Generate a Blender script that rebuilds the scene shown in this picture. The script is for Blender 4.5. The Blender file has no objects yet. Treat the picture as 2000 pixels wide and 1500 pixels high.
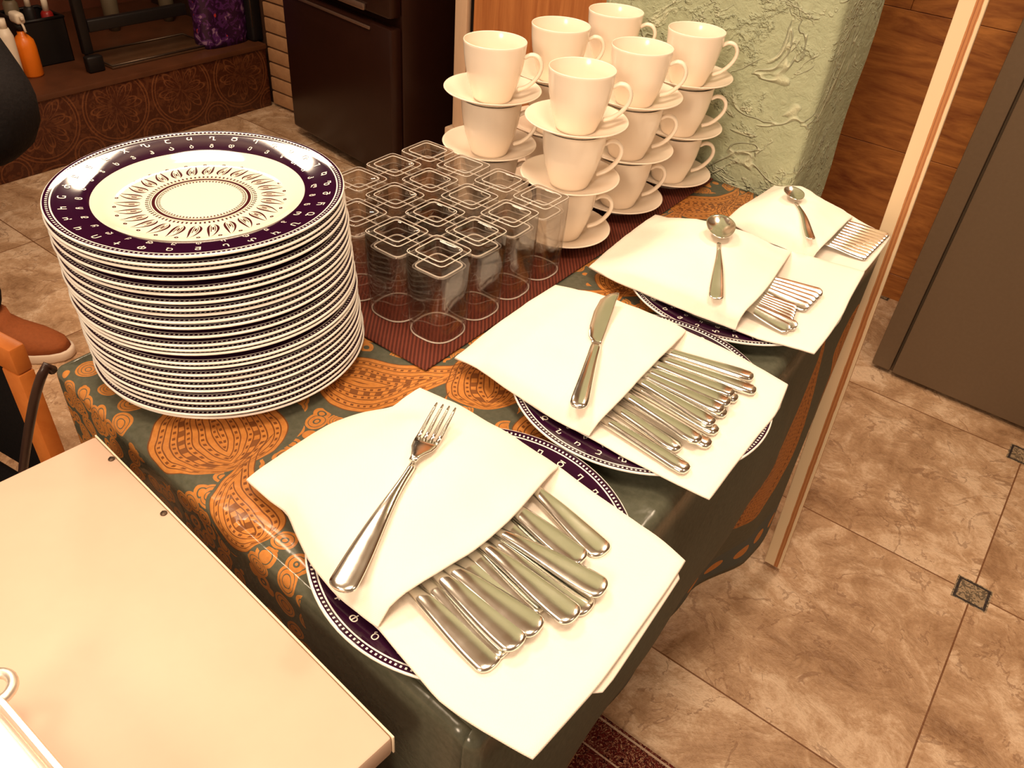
import bpy, bmesh, math, random
from mathutils import Vector, Matrix, Euler, noise as mnoise
random.seed(7)
D = bpy.data
SC = bpy.context.scene
COL = SC.collection
PI = math.pi
T = 0.75                                     # height of the table top above the floor

# ------------------------------------------------------------------ camera
F = 1564.9
RX = Vector((0.79117336, 0.60741276, 0.07137539))
UP = Vector((-0.42425461, 0.46101882, 0.77940341))
FW = Vector((-0.44051418, 0.64692455, -0.62244348))
CP = Vector((0.45243208, -0.50013739, 0.52595054 + T))
cd = D.cameras.new('camera')
cam = D.objects.new('camera', cd)
COL.objects.link(cam)
cam.matrix_world = Matrix(((RX.x, UP.x, -FW.x, CP.x), (RX.y, UP.y, -FW.y, CP.y), (RX.z, UP.z, -FW.z, CP.z), (0, 0, 0, 1)))
cd.sensor_width = 36
cd.lens = F * 36 / 2000
cd.clip_start = 0.01
SC.camera = cam

# ------------------------------------------------------------------ world, lamps, exposure
SC.view_settings.view_transform = 'Standard'
SC.view_settings.look = 'None'
SC.view_settings.exposure = 0.0
SC.view_settings.gamma = 1
SC.view_settings.use_curve_mapping = False
w = D.worlds.new('world')
SC.world = w
w.use_nodes = True
w.node_tree.nodes['Background'].inputs[0].default_value = (1.0, 0.70, 0.46, 1)
w.node_tree.nodes['Background'].inputs[1].default_value = 0.32


def lamp(name, loc, power, size, col=(1.0, 0.765, 0.54), aim=None):
    l = D.lights.new(name, 'AREA')
    l.shape = 'DISK'
    l.size = size
    l.energy = power
    l.color = col
    o = D.objects.new(name, l)
    COL.objects.link(o)
    o.location = loc
    if aim is not None:
        o.rotation_euler = (Vector(aim) - Vector(loc)).to_track_quat('-Z', 'Y').to_euler()
    return o


lamp('ceiling_lamp_light', (-1.00, 0.22, 2.60), 31, 0.60)
lamp('ceiling_lamp_light', (0.42, -0.20, 2.60), 22, 0.50)
lamp('ceiling_lamp_light', (-0.25, -0.95, 2.60), 12, 0.60)
lamp('ceiling_lamp_light', (0.30, 1.48, 2.60), 18, 0.34)
lamp('ceiling_lamp_light', (1.60, 0.30, 2.60), 9, 0.34)
lamp('aimed_light', (0.50, -2.1, 2.05), 34, 0.7, aim=(-0.1, 0.3, 0.85))  # unseen fill light added behind the camera to brighten the cup fronts
lamp('aimed_light', (-2.25, 1.15, 2.45), 11, 0.30, aim=(0.1, 0.0, 0.8))


# ------------------------------------------------------------------ small helpers
def at(px, py, z):
    """point of the photograph's pixel (2000x1500 frame) at a height z over the table top"""
    d = FW * F + RX * (px - 1000) + UP * (750 - py)
    t = (z + T - CP.z) / d.z
    return CP + d * t


def sstep(a, b, x):
    t = max(0.0, min(1.0, (x - a) / (b - a)))
    return t * t * (3 - 2 * t)


def link(o, parent=None):
    COL.objects.link(o)
    if parent is not None:
        o.parent = parent
    return o


def mesh(name, vs, fs, mats, parent=None, smooth=True, fm=None, uvs=None):
    me = D.meshes.new(name)
    me.from_pydata([tuple(v) for v in vs], [], fs)
    if not isinstance(mats, (list, tuple)):
        mats = [mats]
    for m in mats:
        me.materials.append(m)
    if fm:
        me.polygons.foreach_set('material_index', fm)
    if smooth:
        me.polygons.foreach_set('use_smooth', [True] * len(me.polygons))
    if uvs:
        l = me.uv_layers.new(name='UVMap')
        for lp in me.loops:
            l.data[lp.index].uv = uvs[lp.vertex_index]
    me.update()
    return link(D.objects.new(name, me), parent)


def tag(o, label=None, cat=None, group=None, kind=None):
    if label:
        o['label'] = label
    if cat:
        o['category'] = cat
    if group:
        o['group'] = group
    if kind:
        o['kind'] = kind
    return o


def thing(name, label, cat, loc=(0, 0, 0), rz=0.0, group=None):
    o = D.objects.new(name, None)
    o.empty_display_size = 0.02
    COL.objects.link(o)
    o.location = loc
    o.rotation_euler = (0, 0, rz)
    return tag(o, label, cat, group)


def dup(root, label, group=None):
    r = root.copy()
    COL.objects.link(r)
    r['label'] = label
    if group:
        r['group'] = group
    for ch in list(root.children):
        c = ch.copy()
        COL.objects.link(c)
        c.parent = r
        for g in list(ch.children):
            d = g.copy()
            COL.objects.link(d)
            d.parent = c
    return r


class MB:
    """collects pieces and links them as one mesh"""

    def __init__(s):
        s.v = []
        s.f = []

    def add(s, vs, fs):
        n = len(s.v)
        s.v += [Vector(v) for v in vs]
        s.f += [[i + n for i in f] for f in fs]
        return s

    def box(s, lo, hi, bev=0.0, seg=2, mat=None):
        bm = bmesh.new()
        bmesh.ops.create_cube(bm, size=1)
        lo = Vector(lo)
        hi = Vector(hi)
        for v in bm.verts:
            v.co = Vector(((v.co.x + .5) * (hi.x - lo.x) + lo.x, (v.co.y + .5) * (hi.y - lo.y) + lo.y, (v.co.z + .5) * (hi.z - lo.z) + lo.z))
        if bev > 0:
            bmesh.ops.bevel(bm, geom=list(bm.edges), offset=bev, segments=seg, affect='EDGES', profile=.5)
        if mat is not None:
            bmesh.ops.transform(bm, matrix=mat, verts=bm.verts)
        bm.verts.index_update()
        s.add([v.co.copy() for v in bm.verts], [[v.index for v in f.verts] for f in bm.faces])
        bm.free()
        return s

    def tube(s, pts, r, n=12, closed=False):
        pts = [Vector(p) for p in pts]
        rs = r if isinstance(r, (list, tuple)) else [r] * len(pts)
        m = len(pts)
        vs = []
        fs = []
        prev = None
        for i, p in enumerate(pts):
            if closed:
                t = pts[(i + 1) % m] - pts[i - 1]
            else:
                t = pts[min(i + 1, m - 1)] - pts[max(i - 1, 0)]
            t.normalize()
            if prev is None:
                a = Vector((0, 0, 1)) if abs(t.z) < .9 else Vector((1, 0, 0))
                prev = (a - t * a.dot(t)).normalized()
            prev = (prev - t * prev.dot(t)).normalized()
            b = t.cross(prev)
            for k in range(n):
                c = 2 * PI * k / n
                vs.append(p + (prev * math.cos(c) + b * math.sin(c)) * rs[i])
        for i in range(m if closed else m - 1):
            j = (i + 1) % m
            for k in range(n):
                l = (k + 1) % n
                fs.append([i * n + k, i * n + l, j * n + l, j * n + k])
        if not closed:
            fs.append(list(range(n))[::-1])
            fs.append([(m - 1) * n + k for k in range(n)])
        return s.add(vs, fs)

    def rings(s, rings, cap0=True, cap1=True):
        n = len(rings[0])
        vs = [v for r in rings for v in r]
        fs = []
        for i in range(len(rings) - 1):
            for k in range(n):
                l = (k + 1) % n
                fs.append([i * n + k, i * n + l, (i + 1) * n + l, (i + 1) * n + k])
        if cap0:
            fs.append(list(range(n))[::-1])
        if cap1:
            fs.append([(len(rings) - 1) * n + k for k in range(n)])
        return s.add(vs, fs)

    def lathe(s, prof, n=64):
        vs = []
        fs = []
        for r, z in prof:
            for k in range(n):
                a = 2 * PI * k / n
                vs.append((r * math.cos(a), r * math.sin(a), z))
        for i in range(len(prof) - 1):
            for k in range(n):
                l = (k + 1) % n
                fs.append([i * n + k, i * n + l, (i + 1) * n + l, (i + 1) * n + k])
        return s.add(vs, fs)

    def build(s, name, mats, parent=None, smooth=True, angle=None):
        o = mesh(name, s.v, s.f, mats, parent, smooth)
        if angle:
            o.data.set_sharp_from_angle(angle=math.radians(angle))
        return o


def boxo(name, lo, hi, mat, parent=None, bev=0.003, m=None):
    return MB().box(lo, hi, bev, 2, m).build(name, mat, parent, True, 40)


# ------------------------------------------------------------------ shader helper
class X:
    def __init__(s, nt, v):
        s.nt = nt
        s.v = v

    def _m(s, op, *a, clamp=False):
        n = s.nt.nodes.new('ShaderNodeMath')
        n.operation = op
        n.use_clamp = clamp
        for i, q in enumerate((s,) + a):
            q = q.v if isinstance(q, X) else q
            if isinstance(q, (int, float)):
                n.inputs[i].default_value = q
            else:
                s.nt.links.new(q, n.inputs[i])
        return X(s.nt, n.outputs[0])

    def __add__(s, o): return s._m('ADD', o)
    __radd__ = __add__
    def __sub__(s, o): return s._m('SUBTRACT', o)
    def __rsub__(s, o): return (s * -1) + o
    def __mul__(s, o): return s._m('MULTIPLY', o)
    __rmul__ = __mul__
    def __truediv__(s, o): return s._m('DIVIDE', o)
    def __neg__(s): return s * -1
    def lt(s, o): return s._m('LESS_THAN', o)
    def gt(s, o): return s._m('GREATER_THAN', o)
    def abs(s): return s._m('ABSOLUTE')
    def sin(s): return s._m('SINE')
    def cos(s): return s._m('COSINE')
    def sqrt(s): return s._m('SQRT')
    def fract(s): return s._m('FRACT')
    def floor(s): return s._m('FLOOR')
    def pow(s, e): return s._m('POWER', e)
    def max(s, o): return s._m('MAXIMUM', o)
    def min(s, o): return s._m('MINIMUM', o)
    def atan2(s, o): return s._m('ARCTAN2', o)
    def clamp(s): return s._m('ADD', 0.0, clamp=True)
    def inside(s, a, b): return s.gt(a) * s.lt(b)
    def smooth(s, a, b):
        n = s.nt.nodes.new('ShaderNodeMapRange')
        n.interpolation_type = 'SMOOTHSTEP'
        s.nt.links.new(s.v, n.inputs[0])
        n.inputs[1].default_value = a
        n.inputs[2].default_value = b
        return X(s.nt, n.outputs[0])


class Mat:
    def __init__(s, name, col=(.8, .8, .8), rough=.5, metal=0.0, spec=.5, **kw):
        s.m = D.materials.new(name)
        s.m.use_nodes = True
        s.nt = s.m.node_tree
        s.b = s.nt.nodes['Principled BSDF']
        s.set('Base Color', (*col, 1))
        s.set('Roughness', rough)
        s.set('Metallic', metal)
        s.set('Specular IOR Level', spec)
        for k, v in kw.items():
            s.set(k.replace('_', ' '), v)

    def set(s, k, v):
        if isinstance(v, X):
            s.nt.links.new(v.v, s.b.inputs[k])
        elif isinstance(v, bpy.types.NodeSocket):
            s.nt.links.new(v, s.b.inputs[k])
        else:
            s.b.inputs[k].default_value = v

    def coord(s, kind='Object'):
        n = s.nt.nodes.new('ShaderNodeTexCoord')
        return n.outputs[kind]

    def xyz(s, kind='Object'):
        n = s.nt.nodes.new('ShaderNodeSeparateXYZ')
        s.nt.links.new(s.coord(kind), n.inputs[0])
        return [X(s.nt, n.outputs[i]) for i in range(3)]

    def vec(s, x, y, z=0.0):
        n = s.nt.nodes.new('ShaderNodeCombineXYZ')
        for i, q in enumerate((x, y, z)):
            if isinstance(q, X):
                s.nt.links.new(q.v, n.inputs[i])
            else:
                n.inputs[i].default_value = q
        return n.outputs[0]

    def noise(s, vec, scale=5, detail=4, rough=.5, dist=0.0, color=False):
        n = s.nt.nodes.new('ShaderNodeTexNoise')
        s.nt.links.new(vec, n.inputs['Vector'])
        n.inputs['Scale'].default_value = scale
        n.inputs['Detail'].default_value = detail
        n.inputs['Roughness'].default_value = rough
        n.inputs['Distortion'].default_value = dist
        return X(s.nt, n.outputs[1 if color else 0])

    def voro(s, vec, scale=5, feature='F1', rnd=1.0):
        n = s.nt.nodes.new('ShaderNodeTexVoronoi')
        n.feature = feature
        s.nt.links.new(vec, n.inputs['Vector'])
        n.inputs['Scale'].default_value = scale
        n.inputs['Randomness'].default_value = rnd
        return X(s.nt, n.outputs['Distance'])

    def mix(s, f, a, b):
        n = s.nt.nodes.new('ShaderNodeMix')
        n.data_type = 'RGBA'
        if isinstance(f, X):
            s.nt.links.new(f.v, n.inputs[0])
        else:
            n.inputs[0].default_value = f
        for i, q in ((6, a), (7, b)):
            if isinstance(q, X):
                s.nt.links.new(q.v, n.inputs[i])
            else:
                n.inputs[i].default_value = (*q, 1)
        return X(s.nt, n.outputs[2])

    def ramp(s, f, stops):
        n = s.nt.nodes.new('ShaderNodeValToRGB')
        s.nt.links.new(f.v, n.inputs[0])
        e = n.color_ramp.elements
        while len(e) < len(stops):
            e.new(.5)
        for q, (p, c) in zip(e, stops):
            q.position = p
            q.color = (*c, 1)
        return X(s.nt, n.outputs[0])

    def bump(s, h, strength=.3, dist=.01):
        n = s.nt.nodes.new('ShaderNodeBump')
        n.inputs['Strength'].default_value = strength
        n.inputs['Distance'].default_value = dist
        s.nt.links.new(h.v, n.inputs['Height'])
        s.nt.links.new(n.outputs[0], s.b.inputs['Normal'])


# ------------------------------------------------------------------ materials
def m_ceramic(name, col):
    m = Mat(name, col, .16, 0, .5)
    return m.m


CUP = m_ceramic('cream_glazed_ceramic', (.91, .79, .66))
WHITE_GLAZE = m_ceramic('white_glazed_ceramic', (.86, .83, .78))


def plate_top():
    m = Mat('plate_top_glaze', rough=.07)
    x, y, z = m.xyz()
    r = (x * x + y * y).sqrt()
    th = y.atan2(x)
    cream = (.88, .80, .66)
    brown = (.060, .010, .014)
    purple = (.024, .003, .019)
    white = (.86, .83, .78)
    # paisley drops round the middle
    n = 26
    a = (th * (n / (2 * PI))).fract() - .5
    t = (r - .0545) / .0235                       # 0 at the inner end, 1 at the tip
    off = (t.max(0.0).min(1.0)).pow(2.0) * .34 - .05
    u = (a + off) * (2 * PI * .066 / n) / .0066
    tc = t.max(0.001).min(.999)
    hw = (tc * (1 - tc)).sqrt() * (1.0 - tc * .72) * 2.35
    q = u.abs() / hw
    ins = t.inside(.0, 1.0)
    line = q.inside(.62, 1.06) * ins + q.inside(.28, .44) * t.inside(.12, .58) + q.lt(.16) * t.inside(.22, .44)
    curl = (((a - .20) * .016).pow(2) + (r - .0772).pow(2)).sqrt().inside(.0004, .0017)
    # rings and ticks
    tick = ((th * (78 / (2 * PI))).fract().lt(.45)) * (r.inside(.0475, .0508) + r.inside(.0372, .0396))
    ring = r.inside(.0400, .0408) + r.inside(.0420, .0450) + r.inside(.0462, .0468)
    pat = (line + curl + tick + ring).clamp()
    c = m.mix(pat, cream, brown)
    # purple rim with a thin white circle, a beaded circle and the white lip
    c = m.mix(r.gt(.0965), c, purple)
    c = m.mix(r.inside(.1270, .1283), c, white)
    bead = (th * (200 / (2 * PI))).fract().inside(.32, .72) * r.inside(.1295, .1315)
    c = m.mix(bead, c, white)
    c = m.mix(r.gt(.1334), c, white)
    m.set('Base Color', c)
    return m.m


PLATE_TOP = plate_top()
LETTER = Mat('plate_white_lettering', (.85, .80, .72), .25).m


def glass():
    m = Mat('clear_glass', (1, .985, .96), 0.0, 0, .5)
    m.set('Transmission Weight', 1.0)
    m.set('IOR', 1.46)
    nt = m.nt
    tr = nt.nodes.new('ShaderNodeBsdfTransparent')
    tr.inputs[0].default_value = (.975, .955, .93, 1)
    gl = nt.nodes.new('ShaderNodeBsdfGlossy')
    gl.inputs['Roughness'].default_value = 0.02
    fr_ = nt.nodes.new('ShaderNodeLayerWeight')
    fr_.inputs[0].default_value = 0.5
    fac = X(nt, fr_.outputs['Facing']).pow(3.5) * .70 + .03
    m1 = nt.nodes.new('ShaderNodeMixShader')
    nt.links.new(fac.v, m1.inputs[0])
    nt.links.new(tr.outputs[0], m1.inputs[1])
    nt.links.new(gl.outputs[0], m1.inputs[2])
    mx = nt.nodes.new('ShaderNodeMixShader')
    mx.inputs[0].default_value = .24
    nt.links.new(m1.outputs[0], mx.inputs[1])
    nt.links.new(m.b.outputs[0], mx.inputs[2])
    nt.links.new(mx.outputs[0], nt.nodes['Material Output'].inputs[0])
    return m.m


GLASS = glass()
GLASS_GLINT = Mat('white_glint_glass_edge', (.95, .88, .80), .30, 0, .8).m  # whitish material standing in for bright reflection lines on the glass
GLASS_GLINT.node_tree.nodes['Principled BSDF'].inputs['Transmission Weight'].default_value = .35


def metal(name, col=(.80, .77, .72), rough=.16):
    m = Mat(name, col, rough, 1.0)
    co = m.coord()
    n = m.noise(co, 60, 3, .6)
    m.set('Roughness', n * .12 + (rough - .05))
    return m.m


STEEL = metal('polished_cutlery_steel', (.82, .81, .75), .15)
STEEL_TRAY = metal('brushed_tray_steel', (.95, .88, .80), .42)


def napkin_mat():
    m = Mat('cream_napkin_cotton', (.94, .85, .75), .85, 0, .2)
    co = m.coord()
    n = m.noise(co, 45, 3, .55)
    x, y, z = m.xyz()
    wv = ((x * 3800).sin() * (y * 3800).sin()) * .12
    m.bump(n * .8 + wv, .18, .004)
    m.set('Sheen Weight', .15)
    return m.m


NAPKIN = napkin_mat()


def runner_mat():
    m = Mat('ribbed_brown_runner', rough=.7, spec=.2)
    x, y, z = m.xyz()
    s = ((x * .78 + y * .62) * (2 * PI / .0042)).sin()
    n = m.noise(m.coord(), 90, 3, .6)
    c = m.mix((s * .5 + .5) * .8 + n * .2, (.045, .008, .004), (.175, .040, .022))
    m.set('Base Color', c)
    m.bump(s, .5, .001)
    return m.m


def cloth_mat():
    m = Mat('glossy_paisley_tablecloth', rough=.25, spec=.5)
    uv = m.coord('UV')
    sp = m.nt.nodes.new('ShaderNodeSeparateXYZ')
    m.nt.links.new(uv, sp.inputs[0])
    u0 = X(m.nt, sp.outputs[0])
    v0 = X(m.nt, sp.outputs[1])
    wob = m.noise(uv, 14, 2, .5)
    wob2 = m.noise(m.vec(v0 + 3.1, u0 - 1.7), 14, 2, .5)
    u = u0 + (wob - .5) * .020
    v = v0 + (wob2 - .5) * .020
    tot_o = None
    tot_l = None

    def motif(cx, cy, ang, L, W, flip=1):
        ca, sa = math.cos(ang), math.sin(ang)
        du = u - cx
        dv = v - cy
        a = du * ca + dv * sa
        b = (dv * ca - du * sa) * flip
        t = a / L + .38
        tc = t.max(.001).min(.999)
        bb = b + (tc - .35).max(0.0).pow(2.0) * (W * 3.6) - W * .35
        hw = (tc * (1 - tc)).sqrt() * (1.06 - tc) * (2.1 * W)
        q = bb.abs() / hw
        ins = t.inside(0, 1)
        body = q.lt(1.0) * ins
        halo = q.lt(1.28) * (t.inside(-.05, 1.03))
        dist = (hw - bb.abs()) * (1.0 / .0062)
        lines = dist.fract().lt(.20) * body
        par = ((dist * .5).fract()).gt(.5)
        dots = ((a * (2 * PI / .0075)).sin()).gt(.25) * par * dist.fract().inside(.38, .82) * body
        core = dist.inside(4.0, 5.0) * ((a * (2 * PI / .013)).sin()).gt(-.2) * .9
        return body, halo, (lines + dots + core * body).clamp()

    base = [(-.090, -.165, 2.75, .20, .085, 1), (.055, -.140, 1.15, .19, .060, -1), (-.225, -.175, .5, .12, .050, 1), (.015, -.235, 2.9, .12, .045, 1),
            (-.03, -.03, .5, .17, .060, -1), (.065, .060, 2.2, .17, .060, 1), (.030, .235, .7, .16, .055, -1), (.065, .33, 2.1, .13, .05, 1), (.045, .47, 2.3, .16, .055, 1),
            (.020, .60, .8, .15, .055, -1), (.09, .63, 2.4, .13, .05, 1), (-.16, .05, 1.2, .15, .045, 1), (.155, .02, 1.5, .10, .03, 1),
            (.58, .485, 2.60, .36, .125, -1), (.47, .66, .6, .20, .07, 1), (.575, .12, 1.57, .62, .026, 1), (.80, .05, 2.7, .26, .07, 1), (.78, -.20, 2.7, .2, .055, -1)]
    body = halo = lines = None
    for k in base:
        a, h, l = motif(*k)
        body = a if body is None else body.max(a)
        halo = h if halo is None else halo.max(h)
        lines = l if lines is None else lines.max(l)
    d = m.voro(m.vec(u, v), 46, 'F1', .8)
    flor = d.lt(.56) * (1 - (d * 7.0).fract().lt(.20) * d.gt(.1))
    dm = m.noise(uv, 9, 2, .5)
    field = (u0 + (dm - .5) * .06).lt(.125) + v0.gt(.62) * u0.lt(.16)
    flor = flor * field.clamp() * (1 - halo * (1 - body)) * dm.gt(.30)
    org = (body + flor).clamp()
    # border band with small flowers near the hem of the hanging side
    drop = (u0 - .30)
    band = drop.inside(.505, .600)
    fl = (((v0 * (1 / .055)).fract() - .5).pow(2) + ((drop - .55) / .055).pow(2)).sqrt().lt(.30)
    line_n = m.noise(uv, 160, 3, .6)
    green = m.mix(line_n, (.055, .060, .040), (.125, .125, .090))
    orange = m.mix(line_n, (.36, .115, .024), (.64, .28, .070))
    dark = (.17, .060, .020)
    teal = (.075, .092, .085)
    c = m.mix(org, green, orange)
    c = m.mix(lines * body, c, dark)
    c = m.mix(band, c, teal)
    c = m.mix(band * fl, c, orange)
    m.set('Base Color', c)
    side = u0.smooth(.30, .33)
    m.set('Roughness', side * .40 + .22)
    m.set('Specular IOR Level', side * -.35 + .5)
    cr = m.voro(uv, 16, 'DISTANCE_TO_EDGE')
    m.bump(m.noise(uv, 26, 2, .5, 1.2) + cr.min(.05) * 2.5, .22, .004)
    return m.m


def wood(name, c0, c1, scale=(1, 1, 1), rough=.45, dist=2.0, sc=6.0, spec=.4):
    m = Mat(name, rough=rough, spec=spec)
    x, y, z = m.xyz()
    v = m.vec(x * scale[0], y * scale[1], z * scale[2])
    n = m.noise(v, sc, 6, .62, dist)
    n2 = m.noise(v, sc * 7, 4, .6, .4)
    f = n * .75 + n2 * .25
    m.set('Base Color', m.ramp(f, [(.28, c0), (.5, tuple((a + b) / 2 for a, b in zip(c0, c1))), (.72, c1)]))
    m.bump(n2, .12, .002)
    return m.m


def floor_mat():
    m = Mat('beige_stone_tiles', rough=.38, spec=.35)
    x, y, z = m.xyz()
    P = .52
    gx = ((x - .655 + 5.2) / P).fract()
    gy = ((y - .387 + 5.35) / .535).fract()
    ex = (gx - (gx.gt(.5))).abs() * P
    ey = (gy - (gy.gt(.5))).abs() * .535
    tx = ((x - .655 + 5.2) / P).floor()
    ty = ((y - .387 + 5.35) / .535).floor()
    hop = (tx * 1.7 + ty * 2.9)
    v = m.vec(x + hop, y * 1.0 + hop * .37, 0.0)
    n1 = m.noise(v, 3.2, 7, .62, 1.6)
    n2 = m.noise(v, 16, 6, .65, .8)
    n3 = m.noise(v, 130, 3, .7)
    f = n1 * .55 + n2 * .35 + n3 * .16
    c = m.ramp(f, [(.34, (.19, .090, .040)), (.45, (.37, .215, .115)), (.54, (.52, .33, .195)), (.62, (.74, .54, .37)), (.72, (.42, .28, .175))])
    vein = (m.noise(v, 5.0, 5, .55, 1.0) - .5).abs().lt(.010) * n2.gt(.5)
    c = m.mix(vein * .45, c, (.20, .09, .04))
    seam = ex.lt(.0016).max(ey.lt(.0016))
    c = m.mix(seam, c, (.20, .085, .035))
    # small dark inserts where the joints cross
    near = ex.max(ey)
    ins = near.lt(.034) * x.gt(0.0)
    rim = near.inside(.026, .031)
    sw = m.noise(m.vec(x, y), 90, 2, .5, 2.0)
    ci = m.mix(sw.gt(.5), (.13, .095, .06), (.36, .26, .16))
    ci = m.mix(rim, ci, (.035, .025, .022))
    c = m.mix(ins, c, ci)
    m.set('Base Color', c)
    m.bump(n1 * .9 + n2 * .7 + n3 * .12 - seam * .25, .6, .016)
    m.set('Roughness', n2 * .3 + .25)
    return m.m


def plaster_mat():
    m = Mat('green_trowelled_plaster', rough=.75, spec=.25)
    co = m.coord()
    x, y, z = m.xyz()
    n0 = m.noise(co, 4.5, 3, .5, .8)
    n2 = m.noise(co, 55, 4, .65, .4)
    n3 = m.noise(co, 17, 5, .6, .5)
    ridge = (1 - (m.noise(co, 6.5, 3, .55, 1.3) - .5).abs() * 70).max(0.0) * n0.smooth(.44, .56)
    ridge2 = (1 - (m.noise(m.vec(z * 1.3, x, y), 9, 4, .6, .9) - .47).abs() * 50).max(0.0) * n3.smooth(.46, .58)
    clump = n3.smooth(.54, .62) * n2.smooth(.42, .58)
    h = ridge * .40 + ridge2 * .30 + clump * .32 + n2 * .34 + n0 * .35
    c = m.mix(n2 * .35 + n3 * .65, (.300, .335, .215), (.470, .505, .345))
    c = m.mix((ridge + ridge2).clamp() * .55, c, (.72, .72, .52))  # highlights on the trowel ridges put into the colour
    m.set('Base Color', c)
    m.bump(h, .85, .012)
    return m.m


def simple(name, col, rough=.5, metal=0.0, spec=.5, var=.12, sc=40, bump=0.0):
    m = Mat(name, col, rough, metal, spec)
    n = m.noise(m.coord(), sc, 4, .6)
    lo = tuple(c * (1 - var) for c in col)
    hi = tuple(min(1, c * (1 + var)) for c in col)
    m.set('Base Color', m.mix(n, lo, hi))
    if bump:
        m.bump(n, bump, .004)
    return m.m


def tile_front_mat():
    m = Mat('brown_ornamental_tiles', rough=.4, spec=.35)
    x, y, z = m.xyz()
    P = .27
    a = ((y - .02) / P).fract() - .5
    b = ((z - .02) / P).fract() - .5
    r = (a * a + b * b).sqrt()
    th = b.atan2(a)
    circ = r.inside(.455, .475) + r.inside(.415, .43)
    corner = ((a.abs() - .5).pow(2) + (b.abs() - .5).pow(2)).sqrt()
    circ = circ + corner.inside(.20, .22) + corner.inside(.155, .17)
    petal = (r - (th * 4).cos().abs() * .36).abs().lt(.016)
    petal2 = (r - (th * 4 + .8).sin().abs() * .25 - .05).abs().lt(.014)
    n = m.noise(m.coord(), 38, 4, .65, 1.5)
    sw = n.gt(.53) * .35
    f = (circ + petal + petal2).clamp() * .75 + sw
    c = m.mix(f.clamp(), (.060, .014, .005), (.185, .062, .022))
    m.set('Base Color', c)
    m.bump(f, .35, .004)
    return m.m


def brick_mat():
    m = Mat('tan_brick_faces', rough=.7)
    x, y, z = m.xyz()
    n = m.noise(m.coord(), 30, 4, .65)
    m.set('Base Color', m.mix(n, (.28, .13, .055), (.52, .29, .14)))
    m.bump(n, .4, .006)
    return m.m


def rug_mat():
    m = Mat('red_persian_rug_pile', rough=.95, spec=.1)
    x, y, z = m.xyz()
    co = m.vec(x, y)
    w_ = m.noise(co, 30, 2, .5, 3.5)
    cur = (w_ - .5).abs().lt(.018)
    w2 = m.noise(co, 62, 2, .5, 3.0)
    cur2 = (w2 - .52).abs().lt(.022)
    e = (.211 - y)
    band = e.inside(.006, .010) + e.inside(.060, .063)
    c = m.mix(w2, (.055, .006, .006), (.16, .022, .016))
    c = m.mix(cur2, c, (.42, .24, .14))
    c = m.mix(cur, c, (.030, .004, .006))
    c = m.mix(band.clamp(), c, (.50, .36, .26))
    m.set('Base Color', c)
    m.bump(w2 + m.noise(co, 400, 2, .5) * .5, .5, .006)
    return m.m


def board_edge_mat():
    m = Mat('layered_board_edge', rough=.5)
    x, y, z = m.xyz()
    n = m.noise(m.vec(x * 60, y * 4, z * 6), 5, 4, .6, .6)
    t = x + (n - .5) * .0022
    cream = (.80, .62, .40)
    brown = (.50, .21, .075)
    c = m.mix(t.gt(.0195) * t.lt(.0285), cream, brown)
    c = m.mix(t.inside(.0215, .0228) + t.inside(.0262, .0272), c, (.34, .12, .04))
    m.set('Base Color', c)
    return m.m


RUNNER = runner_mat()
CLOTH = cloth_mat()
FLOOR = floor_mat()
PLASTER = plaster_mat()
WOODWALL = wood('horizontal_plank_wood', (.13, .018, .004), (.66, .26, .060), (1.6, 1, 9), .5, 2.2, 1.6)
WOODPANEL = wood('oak_veneer_panel', (.36, .105, .030), (.70, .29, .095), (14, 14, .8), .45, 1.4, 1.6)
CREAMWOOD = wood('pale_cream_frame_wood', (.62, .42, .27), (.78, .57, .40), (10, 10, 1), .45, .8, 1.5)
ORANGEWOOD = wood('orange_lacquered_wood', (.50, .13, .022), (.66, .22, .045), (3, 3, 3), .4, 1.0, 5)
CREAMLAM = simple('cream_laminate_board', (.64, .46, .35), .42, 0, .4, .05, 30)
CREAMEDGE = simple('cream_edge_banding', (.84, .72, .54), .5, 0, .4, .06, 40)
BLACKFAB = simple('black_woven_fabric', (.008, .0065, .0065), .9, 0, .1, .3, 200, .3)
BLACKPLASTIC = simple('black_matte_plastic', (.010, .0075, .007), .45, 0, .3, .2, 60)
FRIDGE = simple('black_brown_enamel', (.020, .006, .0035), .30, 0, .35, .15, 15)
FRIDGE_TRIM = simple('dark_chrome_trim', (.30, .20, .15), .3, .8, .5, .1, 30)
TILEFRONT = tile_front_mat()
TILETOP = simple('brown_stone_ledge', (.095, .032, .013), .4, 0, .4, .35, 14, .2)
BRICK = brick_mat()
MORTAR = simple('dark_mortar', (.06, .025, .012), .9, 0, .2, .2, 60)
BACKWALL = simple('dark_brown_back_wall', (.110, .028, .011), .7, 0, .3, .35, 8)
DARKWALL = simple('near_black_wall', (.012, .007, .006), .8, 0, .2, .2, 8)
BROWNDOOR = simple('taupe_brown_door_enamel', (.170, .118, .074), .45, 0, .35, .10, 120)
CEILING = simple('pale_ceiling_paint', (.55, .47, .38), .9, 0, .2, .05, 6)
RUG = rug_mat()
BOARDEDGE = board_edge_mat()
BOARDFACE = wood('board_face_wood', (.34, .13, .05), (.52, .24, .10), (10, 10, 1), .5, 1, 2)
CABLE = simple('black_brown_cable_rubber', (.035, .016, .012), .35, 0, .4, .2, 60)
TROUSER = simple('black_trouser_cloth', (.009, .007, .008), .9, 0, .1, .3, 90, .25)
JACKET = simple('black_knit_jacket_cloth', (.011, .009, .009), .95, 0, .1, .3, 160, .4)
SKIN = simple('warm_skin', (.46, .24, .15), .55, 0, .4, .08, 30)
HAIR = simple('dark_brown_hair', (.02, .012, .008), .6, 0, .4, .3, 80, .3)
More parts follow.
